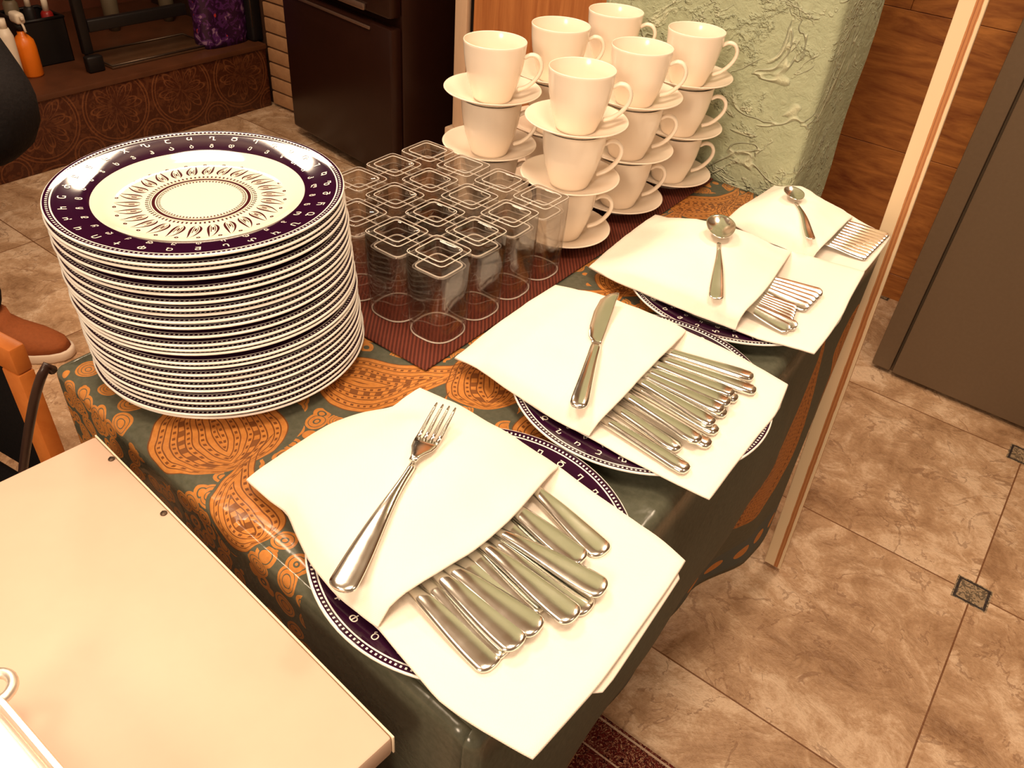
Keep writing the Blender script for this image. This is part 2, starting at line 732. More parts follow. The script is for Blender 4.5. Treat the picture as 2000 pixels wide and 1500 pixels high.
SHOE = simple('brown_suede_shoe', (.27, .075, .022), .8, 0, .2, .2, 120, .3)
SOLE = simple('off_white_rubber_sole', (.66, .52, .40), .6, 0, .3, .08, 50)
ORANGEPL = simple('bright_orange_plastic', (.86, .20, .010), .35, 0, .5, .08, 30)
WHITEPL = simple('off_white_plastic', (.78, .66, .52), .4, 0, .5, .06, 30)
REDPL = simple('dark_red_plastic', (.30, .012, .010), .35, 0, .5, .1, 30)
GREYPL = simple('dull_olive_grey_plastic', (.13, .095, .055), .5, 0, .4, .15, 30)
PALESLAB = simple('dull_cream_card', (.30, .22, .125), .7, 0, .3, .15, 60)
DARKSCREW = simple('dark_screw_steel', (.12, .08, .055), .4, .8, .5, .1, 60)
BOARDBROWN = simple('brown_tray_laminate', (.085, .040, .018), .4, 0, .4, .3, 40)


def bag_mat():
    m = Mat('purple_patterned_bag_print', rough=.35)
    co = m.coord()
    x, y, z = m.xyz()
    d = m.voro(m.vec(x * 1, y * 1, z * .6), 24)
    n = m.noise(co, 26, 3, .6, 1.5)
    c = m.mix(n.gt(.5), (.030, .005, .030), (.085, .018, .110))
    c = m.mix(n.gt(.62), c, (.30, .16, .26))
    c = m.mix(d.lt(.16) * n.lt(.5), c, (.55, .04, .03))
    m.set('Base Color', c)
    return m.m


BAG = bag_mat()

# ------------------------------------------------------------------ the room
S = 'structure'


def struct(o, name=None):
    o['kind'] = S
    return o


fl = MB().add([(-4.2, -2.5, 0), (3.0, -2.5, 0), (3.0, 3.2, 0), (-4.2, 3.2, 0), (-4.2, -2.5, -.05), (3.0, -2.5, -.05), (3.0, 3.2, -.05), (-4.2, 3.2, -.05)],
              [[0, 1, 2, 3], [7, 6, 5, 4], [0, 4, 5, 1], [1, 5, 6, 2], [2, 6, 7, 3], [3, 7, 4, 0]])
struct(fl.build('floor', FLOOR, None, False))
struct(boxo('ceiling', (-4.2, -2.5, 2.66), (3.0, 3.2, 2.72), CEILING, None, 0))
struct(boxo('wall_back', (-3.3, 2.25, 0), (-.30, 2.32, 2.66), DARKWALL, None, 0))
struct(boxo('wall_left', (-3.30, -.9, 0), (-3.22, 2.25, 2.66), BACKWALL, None, 0))


def plank_wall():
    mb = MB()
    z = -.28
    hs = .36
    k = 0
    while z < 2.66:
        h = min(hs, 2.66 - z)
        offs = (.37 * k + .02) % 1.1
        xs = [-.30] + [x for x in (-.1 + offs, 1.0 + offs, 2.1 + offs) if -.2 < x < 2.7] + [2.8]
        for a, b in zip(xs[:-1], xs[1:]):
            mb.box((a + .0006, 1.98, z + .0006), (b - .0006, 2.02, z + h - .0006), .0012, 1)
        z += h
        k += 1
    return mb.build('wall_right', WOODWALL, None, False)


struct(plank_wall())

# green plaster pillar the table stands against
pm = MB()


def pillar():
    vs = []
    fs = []
    nx, ny, nz = 10, 12, 60
    # a box with slightly wavy hand-trowelled edges
    ring = []
    pts = []
    x0, x1, y0, y1 = -.255, .120, .700, .900
    r = .010
    cor = [(x0, y0), (x1, y0), (x1, y1), (x0, y1)]
    for cx, cy, a0 in ((x0 + r, y0 + r, PI), (x1 - r, y0 + r, 1.5 * PI), (x1 - r, y1 - r, 0), (x0 + r, y1 - r, .5 * PI)):
        for k in range(5):
            a = a0 + k * PI / 8
            pts.append((cx + r * math.cos(a), cy + r * math.sin(a)))
    rings = []
    for i in range(nz + 1):
        z = 2.655 * i / nz
        row = []
        for k, (x, y) in enumerate(pts):
            j = mnoise.noise(Vector((k // 5 * 3.1, 0, z * 9))) * .004
            row.append(Vector((x + j, y + (abs(j) if y > .8 else abs(j) * .3), z)))
        rings.append(row)
    return MB().rings(rings).build('wall_front', PLASTER, None, True, 50)


struct(pillar())

# leaning board at the table's far right corner
bd = Matrix.Translation((.300, .705, 0.0)) @ Euler((0, math.radians(-2.05), 0)).to_matrix().to_4x4()
brd = thing('leaning_board', 'tall narrow cream board with brown layered edge standing at the right end of the table', 'board', (.293, .705, 0))
brd.rotation_euler = (0, math.radians(-2.3), 0)
MB().box((0, 0, .012), (.033, .006, 2.45), .0008, 1).build('front_edge', BOARDEDGE, brd, False)
MB().box((.001, .0062, .012), (.032, .016, 2.45), .0008, 1).build('panel', BOARDFACE, brd, False)

# big brown cupboard on the right
cb = thing('tall_cupboard', 'large taupe brown cupboard door standing on the tiles at the far right', 'cupboard', (.238, 1.558, 0))
boxo('body', (.0, .03, .0), (1.3, .405, 2.3), BROWNDOOR, cb, .004)
boxo('side_post', (.0, .004, .012), (.050, .03, 2.3), BROWNDOOR, cb, .005)
boxo('door_leaf', (.056, .0, .012), (1.3, .028, 2.3), BROWNDOOR, cb, .006)

# ------------------------------------------------------------------ left background: tiled ledge, brick pier, fridge, cupboard
LEDGE = .255
struct(boxo('trim_1', (-3.22, -.5, 0), (-2.372, 1.64, LEDGE - .02), TILEFRONT, None, .002))
struct(boxo('trim_2', (-3.22, -.5, LEDGE - .0198), (-2.362, 1.64, LEDGE), TILETOP, None, .004))
pier = MB()
struct(boxo('wall_pier', (-3.2, 1.668, 0), (-2.225, 2.2, 2.66), MORTAR, None, .002))
bk = MB()
z = .012
while z < 2.6:
    bk.box((-2.362, 1.642, z), (-2.232, 1.672, z + .052), .004, 2)
    z += .0585
struct(bk.build('trim_3', BRICK, None, True, 40))

fr = thing('refrigerator', 'black refrigerator with two doors standing beside the brick pier', 'refrigerator', (-2.061, 1.500, 0), math.radians(-8))
boxo('cabinet_body', (0, .05, .03), (.63, .60, 1.85), FRIDGE, fr, .006)
lo = boxo('lower_door', (0, 0, .04), (.63, .048, .545), FRIDGE, fr, .008)
up = boxo('upper_door', (0, 0, .575), (.63, .048, 1.85), FRIDGE, fr, .008)
boxo('door_handle', (.02, -.012, .578), (.51, .0, .598), FRIDGE_TRIM, up, .004)
boxo('door_handle', (.02, -.006, .524), (.53, .0, .534), FRIDGE_TRIM, lo, .002)
for x in (.05, .58):
    for y in (.08, .52):
        MB().lathe([(.0, 0), (.018, 0), (.018, .03), (0, .03)], 16).build('foot', BLACKPLASTIC, fr).location = (x, y, 0)

cu = thing('wood_cupboard', 'wood panelled cupboard with pale frame behind the cream cups', 'cupboard', (-1.262, 1.52, 0))
boxo('plinth', (-.018, -.018, 0), (1.0, .30, .258), CREAMWOOD, cu, .004)
boxo('carcass', (.0, .022, .2582), (1.0, .30, 2.2), BLACKPLASTIC, cu, .002)
dr = boxo('door', (.065, .012, .29), (1.0, .024, 2.2), WOODPANEL, cu, .002)
boxo('door_frame', (.0, .0, .2584), (.048, .0218, 2.2), CREAMWOOD, dr, .003)
boxo('door_frame', (.0485, .0, .2584), (1.0, .0118, .288), CREAMWOOD, dr, .003)

# things on the ledge
def on_ledge(px, py):
    p = at(px, py, LEDGE - T)
    return p


p = on_ledge(72, 150)
orb = thing('spray_bottle', 'bright orange spray bottle with white trigger head on the tiled ledge', 'bottle', (p.x - .02, p.y, LEDGE))
MB().lathe([(0, 0), (.030, 0), (.034, .006), (.034, .095), (.031, .118), (.020, .132), (.013, .138), (.013, .150), (0, .150)], 32).build('bottle_body', ORANGEPL, orb)
MB().lathe([(0, .1502), (.015, .1502), (.015, .172), (0, .172)], 24).build('collar', BLACKPLASTIC, orb)
hd = MB().box((-.028, -.016, .1722), (.026, .016, .208), .010, 3).box((.026, -.006, .188), (.040, .006, .200), .003, 2).build('spray_head', WHITEPL, orb)
MB().tube([(.022, 0, .180), (.030, 0, .166), (.034, 0, .150)], .004, 8).build('trigger', WHITEPL, hd)
p = on_ledge(47, 163)
wb = thing('lotion_bottle', 'slim off-white bottle left of the orange spray bottle on the ledge', 'bottle', (p.x - .02, p.y - .005, LEDGE))
MB().lathe([(0, 0), (.019, 0), (.022, .008), (.024, .15), (.016, .175), (0, .175)], 28).build('bottle_body', WHITEPL, wb)
MB().lathe([(0, .1752), (.013, .1752), (.013, .205), (0, .205)], 20).build('cap', WHITEPL, wb)
# dark mesh basket that holds the tubes
p = on_ledge(112, 128)
bs = thing('mesh_basket', 'black mesh basket of tubes behind the orange spray bottle', 'basket', (p.x - .10, p.y, LEDGE))
bm_ = MB()
bm_.box((-.085, -.075, 0), (.085, .075, .004), .001, 1)
for a, b in (((-.085, -.075), (.085, -.071)), ((-.085, .071), (.085, .075)), ((-.085, -.075), (-.081, .075)), ((.081, -.075), (.085, .075))):
    bm_.box((a[0], a[1], 0), (b[0], b[1], .150), .001, 1)
bm_.build('basket_wall', BLACKPLASTIC, bs, False)
MB().tube([(-.083, -.073, .152), (.083, -.073, .152), (.083, .073, .152), (-.083, .073, .152)], .006, 8, True).build('rim', BLACKPLASTIC, bs)


def tube_item(name, label, cat, dx, dy, h, r, m1, m2, tilt=(0, 0)):
    o = thing(name, label, cat, (bs.location.x + dx, bs.location.y + dy, LEDGE + .005))
    o.rotation_euler = (tilt[0], tilt[1], 0)
    MB().lathe([(0, 0), (r * .9, 0), (r, .004), (r, h * .72), (r * .7, h * .76), (0, h * .76)], 24).build('bottle_body', m1, o)
    MB().lathe([(0, h * .7602), (r * .55, h * .7602), (r * .5, h), (0, h)], 20).build('cap', m2, o)
    return o


tube_item('squeeze_tube', 'dull olive tube standing in the black mesh basket', 'tube', -.02, -.045, .26, .024, GREYPL, GREYPL, (.02, .0))
tube_item('red_bottle', 'dark red bottle with white cap standing in the black mesh basket', 'bottle', .045, .035, .215, .020, REDPL, WHITEPL, (-.02, .0))
tube_item('white_pump_bottle', 'bottle with a white top at the middle of the mesh basket', 'bottle', .03, -.012, .24, .018, BLACKPLASTIC, WHITEPL)
# black frame stand, low board, cards, bag, suitcase
p = on_ledge(196, 143)
st = thing('metal_stand', 'black metal stand with a foot at the ledge edge', 'stand', (p.x - .03, p.y, LEDGE))
MB().box((-.012, -.030, .0), (.020, .030, .055), .006, 2).build('foot', BLACKPLASTIC, st)
MB().box((-.035, -.018, .0555), (-.008, .016, .75), .004, 2).build('upright', BLACKPLASTIC, st)
MB().box((-.035, .017, .125), (-.008, .41, .165), .004, 2).build('crossbar', BLACKPLASTIC, st)
p = on_ledge(300, 108)
tb = thing('low_tray', 'flat brown tray with a pale edge lying on the tiled ledge', 'tray', (p.x, p.y, LEDGE))
MB().box((-.13, -.20, 0), (.055, .22, .010), .003, 2).build('base', BOARDBROWN, tb)
MB().tube([(-.128, -.198, .013), (.053, -.198, .013), (.053, .218, .013), (-.128, .218, .013)], .004, 8, True).build('rim', DARKSCREW, tb)
for nm, lab, (a, b), (y0, y1) in (('card_strip', 'short dull cream strip on the wall left of the black stand', (.62, .67), (.80, .88)), ('card_strip', 'long dull cream strip on the wall right of the black stand', (.66, .715), (.92, 1.14))):
    q = MB().box((-3.218, y0, a - .12), (-3.205, y1, b - .12), .002, 1).build(nm, PALESLAB, None)
    tag(q, lab, 'strip', 'cream strips on the back wall')
for k, (px_, py_, lab) in enumerate(((245, 75, 'dull grey standing tube behind the low tray, nearer the black stand'), (352, 55, 'dull grey standing tube behind the low tray, nearer the purple bag'))):
    p = on_ledge(px_, py_)
    o = thing('tube_bottle', lab, 'tube', (p.x - .12, p.y + .03, LEDGE), 0, 'grey tubes behind the low tray')
    MB().lathe([(0, 0), (.020, 0), (.030, .05), (.032, .26), (0, .26)], 24).build('body', GREYPL, o)
p = on_ledge(452, 90)
bg = thing('patterned_bag', 'shiny purple bag printed with red and white marks on the ledge', 'bag', (p.x - .055, p.y, LEDGE))
rings = []
for i in range(15):
    z = .0 + .42 * i / 14
    wv = 1 - .10 * math.sin(i * .9)
    hx = .050 * wv * (1 - .35 * (i / 14) ** 2)
    hy = .110 * (1 - .10 * (i / 14)) * (1 if i else .94)
    row = []
    for k in range(28):
        a = 2 * PI * k / 28
        c, s_ = math.cos(a), math.sin(a)
        q = (abs(c) ** 4 + abs(s_) ** 4) ** -.25
        j = 1 + .05 * mnoise.noise(Vector((c * 2, s_ * 2, z * 14)))
        row.append(Vector((hx * c * q * j, hy * s_ * q * j, z)))
    rings.append(row)
MB().rings(rings).build('bag_body', BAG, bg)
MB().tube([(0, -.05, .415), (0, -.045, .47), (0, 0, .50), (0, .045, .47), (0, .05, .415)], .006, 8).build('handle', BLACKPLASTIC, bg)
p = on_ledge(505, 86)
sc_ = thing('dark_case', 'black upright case between the purple bag and the brick pier', 'case', (p.x - .10, p.y + .010, LEDGE))
MB().box((-.10, -.012, .0), (.075, .040, .62), .012, 3).build('shell', BLACKPLASTIC, sc_)
MB().tube([(.0755, -.010, .06), (.0765, -.010, .56)], .002, 6).build('seam', FRIDGE_TRIM, sc_)

# ------------------------------------------------------------------ the table and its cloth
tbl = thing('buffet_table', 'dark legged table under the grey-green paisley cloth', 'table', (0, .21, 0))
boxo('tabletop', (-.262, -.445, T - .034), (.262, .472, T - .005), WOODPANEL, tbl, .004)
for sx in (-.215, .10):
    for sy in (-.40, .43):
        boxo('leg', (sx - .02, sy - .02, .0102 if sy < 0 else 0), (sx + .02, sy + .02, T - .035), BLACKPLASTIC, tbl, .003)


def tablecloth():
    HEM = .62
    near = lambda x: -.250 - (x + .275) * .055
    right = lambda y: .300 - (y + .28) * .022
    # perimeter walk in parameter; build as a grid over (s, t): t<0 top, t>0 hanging
    vs, uvs, fs = [], [], []
    NX, NY = 48, 84
    RAD = .010

    def drop_pos(x, y, nx, ny, t):
        """hang from edge point (x,y) with outward normal (nx,ny), t metres along the cloth"""
        arc = RAD * PI / 2
        if t < arc:
            a = t / RAD
            o = RAD * math.sin(a)
            zz = -RAD * (1 - math.cos(a))
        else:
            o = RAD
            zz = -RAD - (t - arc)
        s = -zz / HEM
        if nx > .5:                      # right-hand side: swings in, then folds out at the far end
            yc = .31 + .13 * s
            k = 1 - sstep(0, .095 + .02 * s, y - yc)
            o += (.017 * math.sin(PI * min(1, s / .62)) - .085 * max(0, s - .36)) * k + .004 * math.sin(y * 31 + 1.0) * s
            y = y + .02 * s * (1 - k)
        if ny < -.5:
            o += s * (.012 + .012 * math.sin(x * 26))
        return Vector((x + nx * o, y + ny * o, T + zz))

    def strip(pts, n, uvf, steps):
        base = len(vs)
        for (x, y) in pts:
            for t in steps:
                vs.append(drop_pos(x, y, n[0], n[1], t))
                uvs.append(uvf(x, y, t))
        m = len(steps)
        for i in range(len(pts) - 1):
            for j in range(m - 1):
                q = [base + i * m + j, base + (i + 1) * m + j, base + (i + 1) * m + j + 1, base + i * m + j + 1]
                fs.append(q)

    # top
    base = len(vs)
    for i in range(NX + 1):
        for j in range(NY + 1):
            fx = i / NX
            fy = j / NY
            x = -.275 + fx * .575
            yn = near(x) + RAD
            y = yn + fy * (.690 - yn)
            xr = right(y) - RAD
            x = -.275 + fx * (xr + .275)
            w_ = .0012 * mnoise.noise(Vector((x * 22, y * 22, 3)))
            w_ *= 1 if 0 < i < NX and 0 < j < NY else 0
            vs.append(Vector((x, y, T + min(0, w_) - .0)))
            uvs.append((x, y))
    for i in range(NX):
        for j in range(NY):
            a = base + i * (NY + 1) + j
            fs.append([a, a + NY + 1, a + NY + 2, a + 1])
    steps = [RAD * PI / 2 * k / 5 for k in range(6)] + [RAD * PI / 2 + HEM * k / 30 for k in range(1, 31)]
    rp = []
    for j in range(NY + 1):
        y = (near(.30) + RAD) + j / NY * (.690 - near(.30) - RAD)
        rp.append((right(y) - RAD, y))
    strip(rp, (1, 0), lambda x, y, t: (x + t, y), steps)
    npnts = []
    for i in range(NX + 1):
        x = -.275 + i / NX * (right(-.28) - RAD + .275)
        npnts.append((x, near(x) + RAD))
    strip(npnts[::-1], (0, -1), lambda x, y, t: (x, y - t), steps)
    lp = [(-.275, near(-.275) + RAD + j / 40 * (.690 - near(-.275) - RAD)) for j in range(41)]
    strip(lp[::-1], (-1, 0), lambda x, y, t: (x - t, y), steps)
    # rounded corners
    for (cx, cy, a0, cu_) in ((right(-.28) - RAD, near(.30) + RAD, -PI / 2, 0), (-.275, near(-.275) + RAD, PI, 1)):
        base = len(vs)
        K = 8
        for k in range(K + 1):
            a = a0 + k * PI / 2 / K
            n = (math.cos(a), math.sin(a))
            for t in steps:
                pr = drop_pos(cx, cy, 1, 0, t) - Vector((cx, cy, 0)) if cu_ == 0 else drop_pos(cx, cy, -1, 0, t) - Vector((cx, cy, 0))
                pn = drop_pos(cx, cy, 0, -1, t) - Vector((cx, cy, 0))
                wgt = abs(n[0])
                o = abs(pr.x) * 0 + (pr.x if cu_ == 0 else -pr.x) * wgt ** 2 + (-pn.y) * (1 - wgt ** 2)
                vs.append(Vector((cx + n[0] * o, cy + n[1] * o, pr.z)))
                uvs.append((cx + n[0] * t, cy + n[1] * t))
        m = len(steps)
        for k in range(K):
            for j in range(m - 1):
                fs.append([base + k * m + j, base + (k + 1) * m + j, base + (k + 1) * m + j + 1, base + k * m + j + 1])
    o = mesh('tablecloth', vs, fs, CLOTH, None, True, None, uvs)
    bm = bmesh.new()
    bm.from_mesh(o.data)
    bmesh.ops.remove_doubles(bm, verts=bm.verts, dist=.0004)
    bmesh.ops.recalc_face_normals(bm, faces=bm.faces)
    bm.to_mesh(o.data)
    bm.free()
    md = o.modifiers.new('thickness', 'SOLIDIFY')
    md.thickness = .0012
    md.offset = -1
    return o


tc = tablecloth()
tag(tc, 'glossy grey-green tablecloth with orange paisley covering the long table', 'tablecloth')

rn = MB()
rv, rf = [], []
NX, NY = 20, 50
bmr = MB().box((-.262, 0.0, T + .0008), (0.0, .686, T + .0030), .0008, 1).build('table_runner', RUNNER, None, False)
tag(bmr, 'dark reddish brown ribbed runner under the glasses and cups', 'table runner')

rg = MB().box((-.25, -1.3, 0), (.95, .211, .010), .003, 2).build('persian_rug', RUG, None, True, 40)
tag(rg, 'dark red persian rug with cream scrolls on the floor by the near table corner', 'rug')

# ------------------------------------------------------------------ plates
PR = .135


def rim_z(r):
    """upper surface height of the plate"""
    pts = [(0, .0042), (.074, .0042), (.086, .0062), (.0965, .0105), (.115, .0142), (.131, .0166), (.1345, .0174)]
    for (a, za), (b, zb) in zip(pts[:-1], pts[1:]):
        if r <= b:
            return za + (zb - za) * (r - a) / (b - a)
    return .0174


def plate_mesh():
    top = [(.0, .0030), (.040, .0030), (.074, .0030), (.081, .0037), (.088, .0062), (.0965, .0105), (.106, .0126), (.115, .0142), (.124, .0156), (.131, .0166)]
    lip = [(.131, .0166), (.1336, .0175), (.1347, .0168), (.1349, .0158), (.1338, .0147), (.130, .0134)]
    under = [(.130, .0134), (.115, .0112), (.0985, .0073), (.090, .0036), (.085, .0012), (.083, .0), (.079, .0), (.077, .0006), (.040, .0007), (.0, .0007)]
    prof = top + lip[1:] + under[1:]
    mb = MB().lathe(prof, 96)
    me = D.meshes.new('plate')
    me.from_pydata([tuple(v) for v in mb.v], [], mb.f)
    me.materials.append(PLATE_TOP)
    me.materials.append(WHITE_GLAZE)
    nt_ = len(top)
    for i, pl in enumerate(me.polygons):
        pl.use_smooth = True
        pl.material_index = 0 if i // 96 < nt_ else 1
    me.update()
    return me


PLATE_ME = plate_mesh()


def glyph(ch):
    cu_ = D.curves.new('letter', 'FONT')
    cu_.body = ch
    cu_.size = 1.0
    cu_.resolution_u = 3
    cu_.offset = .012
    o = D.objects.new('letter', cu_)
    COL.objects.link(o)
    dg = bpy.context.evaluated_depsgraph_get()
    dg.update()
    me = D.meshes.new_from_object(o.evaluated_get(dg))
    vs = [v.co.copy() for v in me.vertices]
    fs = [list(p_.vertices) for p_ in me.polygons]
    D.objects.remove(o)
    D.curves.remove(cu_)
    D.meshes.remove(me)
    if not vs:
        return [], []
    x0, x1 = min(v.x for v in vs), max(v.x for v in vs)
    y0, y1 = min(v.y for v in vs), max(v.y for v in vs)
    h = max(y1 - y0, (x1 - x0) * .8, .01)
    return [((v.x - (x0 + x1) / 2) / h, (v.y - (y0 + y1) / 2) / h) for v in vs], fs


def lettering_mesh():
    mb = MB()
    caps = [chr(0x10A0 + i) for i in range(33)]
    small = [chr(0x10D0 + i) for i in range(33)]
    for ring, (chars, r0, hgt) in enumerate(((caps, .1185, .0072), (small, .1050, .0060))):
        for i, ch in enumerate(chars):
            g, f = glyph(ch)
            a = -i * 2 * PI / 33
            ca, sa = math.cos(a), math.sin(a)
            vs = []
            for (x, y) in g:
                rr = r0 + y * hgt
                tx = x * hgt
                # outward = letter top, tangent so that it reads from outside-top
                X_ = rr * ca + tx * sa
                Y_ = rr * sa - tx * ca
                vs.append((X_, Y_, rim_z(math.hypot(X_, Y_)) + .00035))
            if vs:
                mb.add(vs, f)
    me = D.meshes.new('lettering')
    me.from_pydata([tuple(v) for v in mb.v], [], mb.f)
    me.materials.append(LETTER)
    me.update()
    return me


LET_ME = lettering_mesh()


def plate(label, loc, rz, letters, group, rx=0, ry=0):
    t = thing('dinner_plate', label, 'plate', loc, rz, group)
    t.rotation_euler = (rx, ry, rz)
    link(D.objects.new('plate_body', PLATE_ME), t)
    if letters:
        link(D.objects.new('rim_lettering', LET_ME), t)
    return t


ORD = ['first', 'second', 'third', 'fourth', 'fifth', 'sixth', 'seventh', 'eighth', 'ninth', 'tenth', 'eleventh', 'twelfth', 'thirteenth', 'fourteenth',
       'fifteenth', 'sixteenth', 'seventeenth', 'eighteenth', 'nineteenth', 'twentieth', 'twenty-first', 'twenty-second', 'twenty-third', 'twenty-fourth', 'twenty-fifth', 'twenty-sixth']
lips = [0.1793, 0.1721, 0.1672, 0.1589, 0.1503, 0.1449, 0.1367, 0.1306, 0.1248, 0.1186, 0.1135, 0.1045, 0.0958, 0.0910, 0.0870, 0.0773, 0.0728, 0.0657, 0.0591, 0.0531, 0.0479, 0.0411, 0.0348, 0.0286, 0.0227, 0.0181]
tx, ty = -.19650249, -.10184916
for i, lz in enumerate(lips):
    f_ = (.1793 - lz) / (.1793 - .018)
    j = .0012
    x = tx + .020 * f_ + (random.uniform(-j, j) if i else 0)
    y = ty - .004 * f_ + (random.uniform(-j, j) if i else 0)
    if i == 0:
        lab = 'dark rimmed dinner plate with paisley centre, topmost of the tall stack'
    elif i == 25:
        lab = 'dark rimmed dinner plate at the very bottom of the tall stack'
    else:
        lab = 'dark rimmed dinner plate, %s from the top of the tall stack' % ORD[i]
    rz = math.radians(127.1 + 3 * 10.909) if i == 0 else random.uniform(0, 6.28)
    plate(lab, (x, y, T + lz - .0175), rz, i == 0, 'dinner plates in the tall stack')
PG = 'dinner plates under the napkins'
plate('dark rimmed plate under the napkin with the forks', (.1906, -.1510, T + .0012), math.radians(87.35 + 3 * 10.909), True, PG)
plate('dark rimmed plate under the napkin with the knives', (.1928, .1167, T + .0045), math.radians(-78.8), True, PG, math.radians(.6), 0)
plate('dark rimmed plate under the napkin with the tablespoons', (.1745, .3805, T + .0012), math.radians(100), True, PG)

# ------------------------------------------------------------------ glasses
def squircle(hx, z, n=48, e=4.0, cx=0, cy=0):
    row = []
    for k in range(n):
        a = 2 * PI * k / n
        c, s_ = math.cos(a), math.sin(a)
        q = (abs(c) ** e + abs(s_) ** e) ** (-1 / e)
        row.append(Vector((cx + hx * c * q, cy + hx * s_ * q, z)))
    return row


def glass_mesh():
    H = .1005
    out = [(.0278, .0, 2.6), (.0286, .0008, 2.7), (.0286, .004, 2.8), (.0282, .03, 4), (.0272, .06, 7), (.0266, .082, 9), (.0262, H - .003, 10), (.0255, H - .0006, 10), (.0247, H, 10)]
    dim = [(.0190, H, 8), (.0180, H - .0008, 6), (.0130, H - .0024, 3), (.0050, H - .0034, 2)]
    inn = [(.0040, H - .0168, 2.4), (.0150, H - .0172, 5), (.0195, H - .0184, 6), (.0215, H - .0215, 6), (.0232, .06, 5), (.0252, .03, 3.4), (.0262, .004, 2.7), (.0266, .0008, 2.6), (.0272, .0, 2.6)]
    rows = [squircle(h, z, 48, e) for h, z, e in out + dim]
    mb = MB().rings(rows, False, True)
    rows2 = [squircle(h, z, 48, e) for h, z, e in inn]
    n0 = len(mb.v)
    mb.rings(rows2, True, False)
    m = len(rows2)
    for k in range(48):
        l = (k + 1) % 48
        a = n0 + (m - 1) * 48
        mb.f.append([a + k, a + l, l, k])
    me = D.meshes.new('tumbler')
    me.from_pydata([tuple(v) for v in mb.v], [], mb.f)
    bm = bmesh.new()
    bm.from_mesh(me)
    bmesh.ops.recalc_face_normals(bm, faces=bm.faces)
    bm.to_mesh(me)
    bm.free()
    me.materials.append(GLASS)
    me.polygons.foreach_set('use_smooth', [True] * len(me.polygons))
    me.set_sharp_from_angle(angle=math.radians(38))
    return me


GLASS_ME = glass_mesh()


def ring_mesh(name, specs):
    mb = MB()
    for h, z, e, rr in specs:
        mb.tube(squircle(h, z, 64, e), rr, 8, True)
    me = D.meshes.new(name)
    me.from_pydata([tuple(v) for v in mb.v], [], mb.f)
    me.materials.append(GLASS_GLINT)
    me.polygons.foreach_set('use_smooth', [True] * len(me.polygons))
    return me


RIM_GLINT_ME = ring_mesh('rim', [(.0279, .0009, 2.65, .0009)])  # thin whitish tube along the mouth, a painted reflection line
FOOT_GLINT_ME = ring_mesh('base_glint', [(.0256, .0997, 10, .00055), (.0190, .1003, 8, .0006), (.0198, .0818, 6, .0009)])  # painted glint lines round the foot and the inner floor
rown = ['row along the runner edge', 'second row from the runner edge', 'third row from the runner edge', 'row beside the plate stack']
posn = ['nearest', 'second nearest', 'third nearest', 'farthest']
for j in range(4):
    for i in range(4):
        if (i, j) == (0, 3):
            continue
        o = D.objects.new('tumbler', GLASS_ME)
        COL.objects.link(o)
        o.location = (-.0415 - j * .06185 + random.uniform(-.0008, .0008), .0667 + i * .06185 + random.uniform(-.0008, .0008), T + .0031)
        o.rotation_euler = (0, 0, math.radians(random.uniform(-2.5, 2.5)))
        link(D.objects.new('rim', RIM_GLINT_ME), o)
        link(D.objects.new('base_glint', FOOT_GLINT_ME), o)
        tag(o, 'upturned square glass, %s glass in the %s' % (posn[i], rown[j]), 'glass', 'upturned glasses in the block on the runner')

# ------------------------------------------------------------------ cups and saucers
SAU_ME = None


def cup_proto():
    t = thing('coffee_cup', 'x', 'cup')
    R = .0410
    H = .0690                                  # base 0 to rim
    prof = [(0, .003), (.021, .003), (.0225, .0), (.0250, .0), (.0262, .003), (.0300, .013), (.0345, .026), (.0378, .040), (.0398, .054), (.0408, .066), (.0411, .0686), (.0405, .0694), (.0397, .0686),
            (.0386, .054), (.0366, .040), (.0333, .026), (.0285, .014), (.020, .0075), (0, .0065)]
    prof = [(a, b * 1.068) for a, b in prof]
    MB().lathe(prof, 64).build('cup_body', CUP, t)
    pts = []
    ctl = [(.0392, .0560), (.0470, .0605), (.0560, .0590), (.0615, .0510), (.0608, .0400), (.0540, .0285), (.0440, .0195), (.0335, .0150)]
    for k in range(len(ctl) - 1):
        p0 = Vector(ctl[max(k - 1, 0)])
        p1 = Vector(ctl[k])
        p2 = Vector(ctl[k + 1])
        p3 = Vector(ctl[min(k + 2, len(ctl) - 1)])
        for s_ in range(4):
            u = s_ / 4
            q = .5 * ((2 * p1) + (p2 - p0) * u + (2 * p0 - 5 * p1 + 4 * p2 - p3) * u * u + (3 * p1 - p0 - 3 * p2 + p3) * u ** 3)
            pts.append((q.x, q.y))
    pts.append(ctl[-1])
    rings = []
    for k, (x, z) in enumerate(pts):
        a = Vector(pts[min(k + 1, len(pts) - 1)]) - Vector(pts[max(k - 1, 0)])
        a.normalize()
        nx, nz = -a.y, a.x
        row = []
        for m in range(12):
            c = 2 * PI * m / 12
            wd, th_ = .0046, .0027
            row.append(Vector((x + nx * th_ * math.cos(c), wd * math.sin(c), z + nz * th_ * math.cos(c))))
        rings.append(row)
    MB().rings(rings).build('handle', CUP, t)
    return t


def saucer_mesh():
    prof = [(0, .0048), (.0215, .0048), (.0235, .0056), (.0262, .0056), (.0285, .0064), (.040, .0098), (.052, .0150), (.0625, .0192), (.0645, .0200), (.0652, .0192), (.0640, .0178), (.052, .0126), (.0385, .0062), (.0310, .0032), (.0300, .0), (.0275, .0), (.0262, .0022), (0, .0022)]
    mb = MB().lathe(prof, 72)
    me = D.meshes.new('saucer')
    me.from_pydata([tuple(v) for v in mb.v], [], mb.f)
    me.materials.append(CUP)
    me.polygons.foreach_set('use_smooth', [True] * len(me.polygons))
    return me


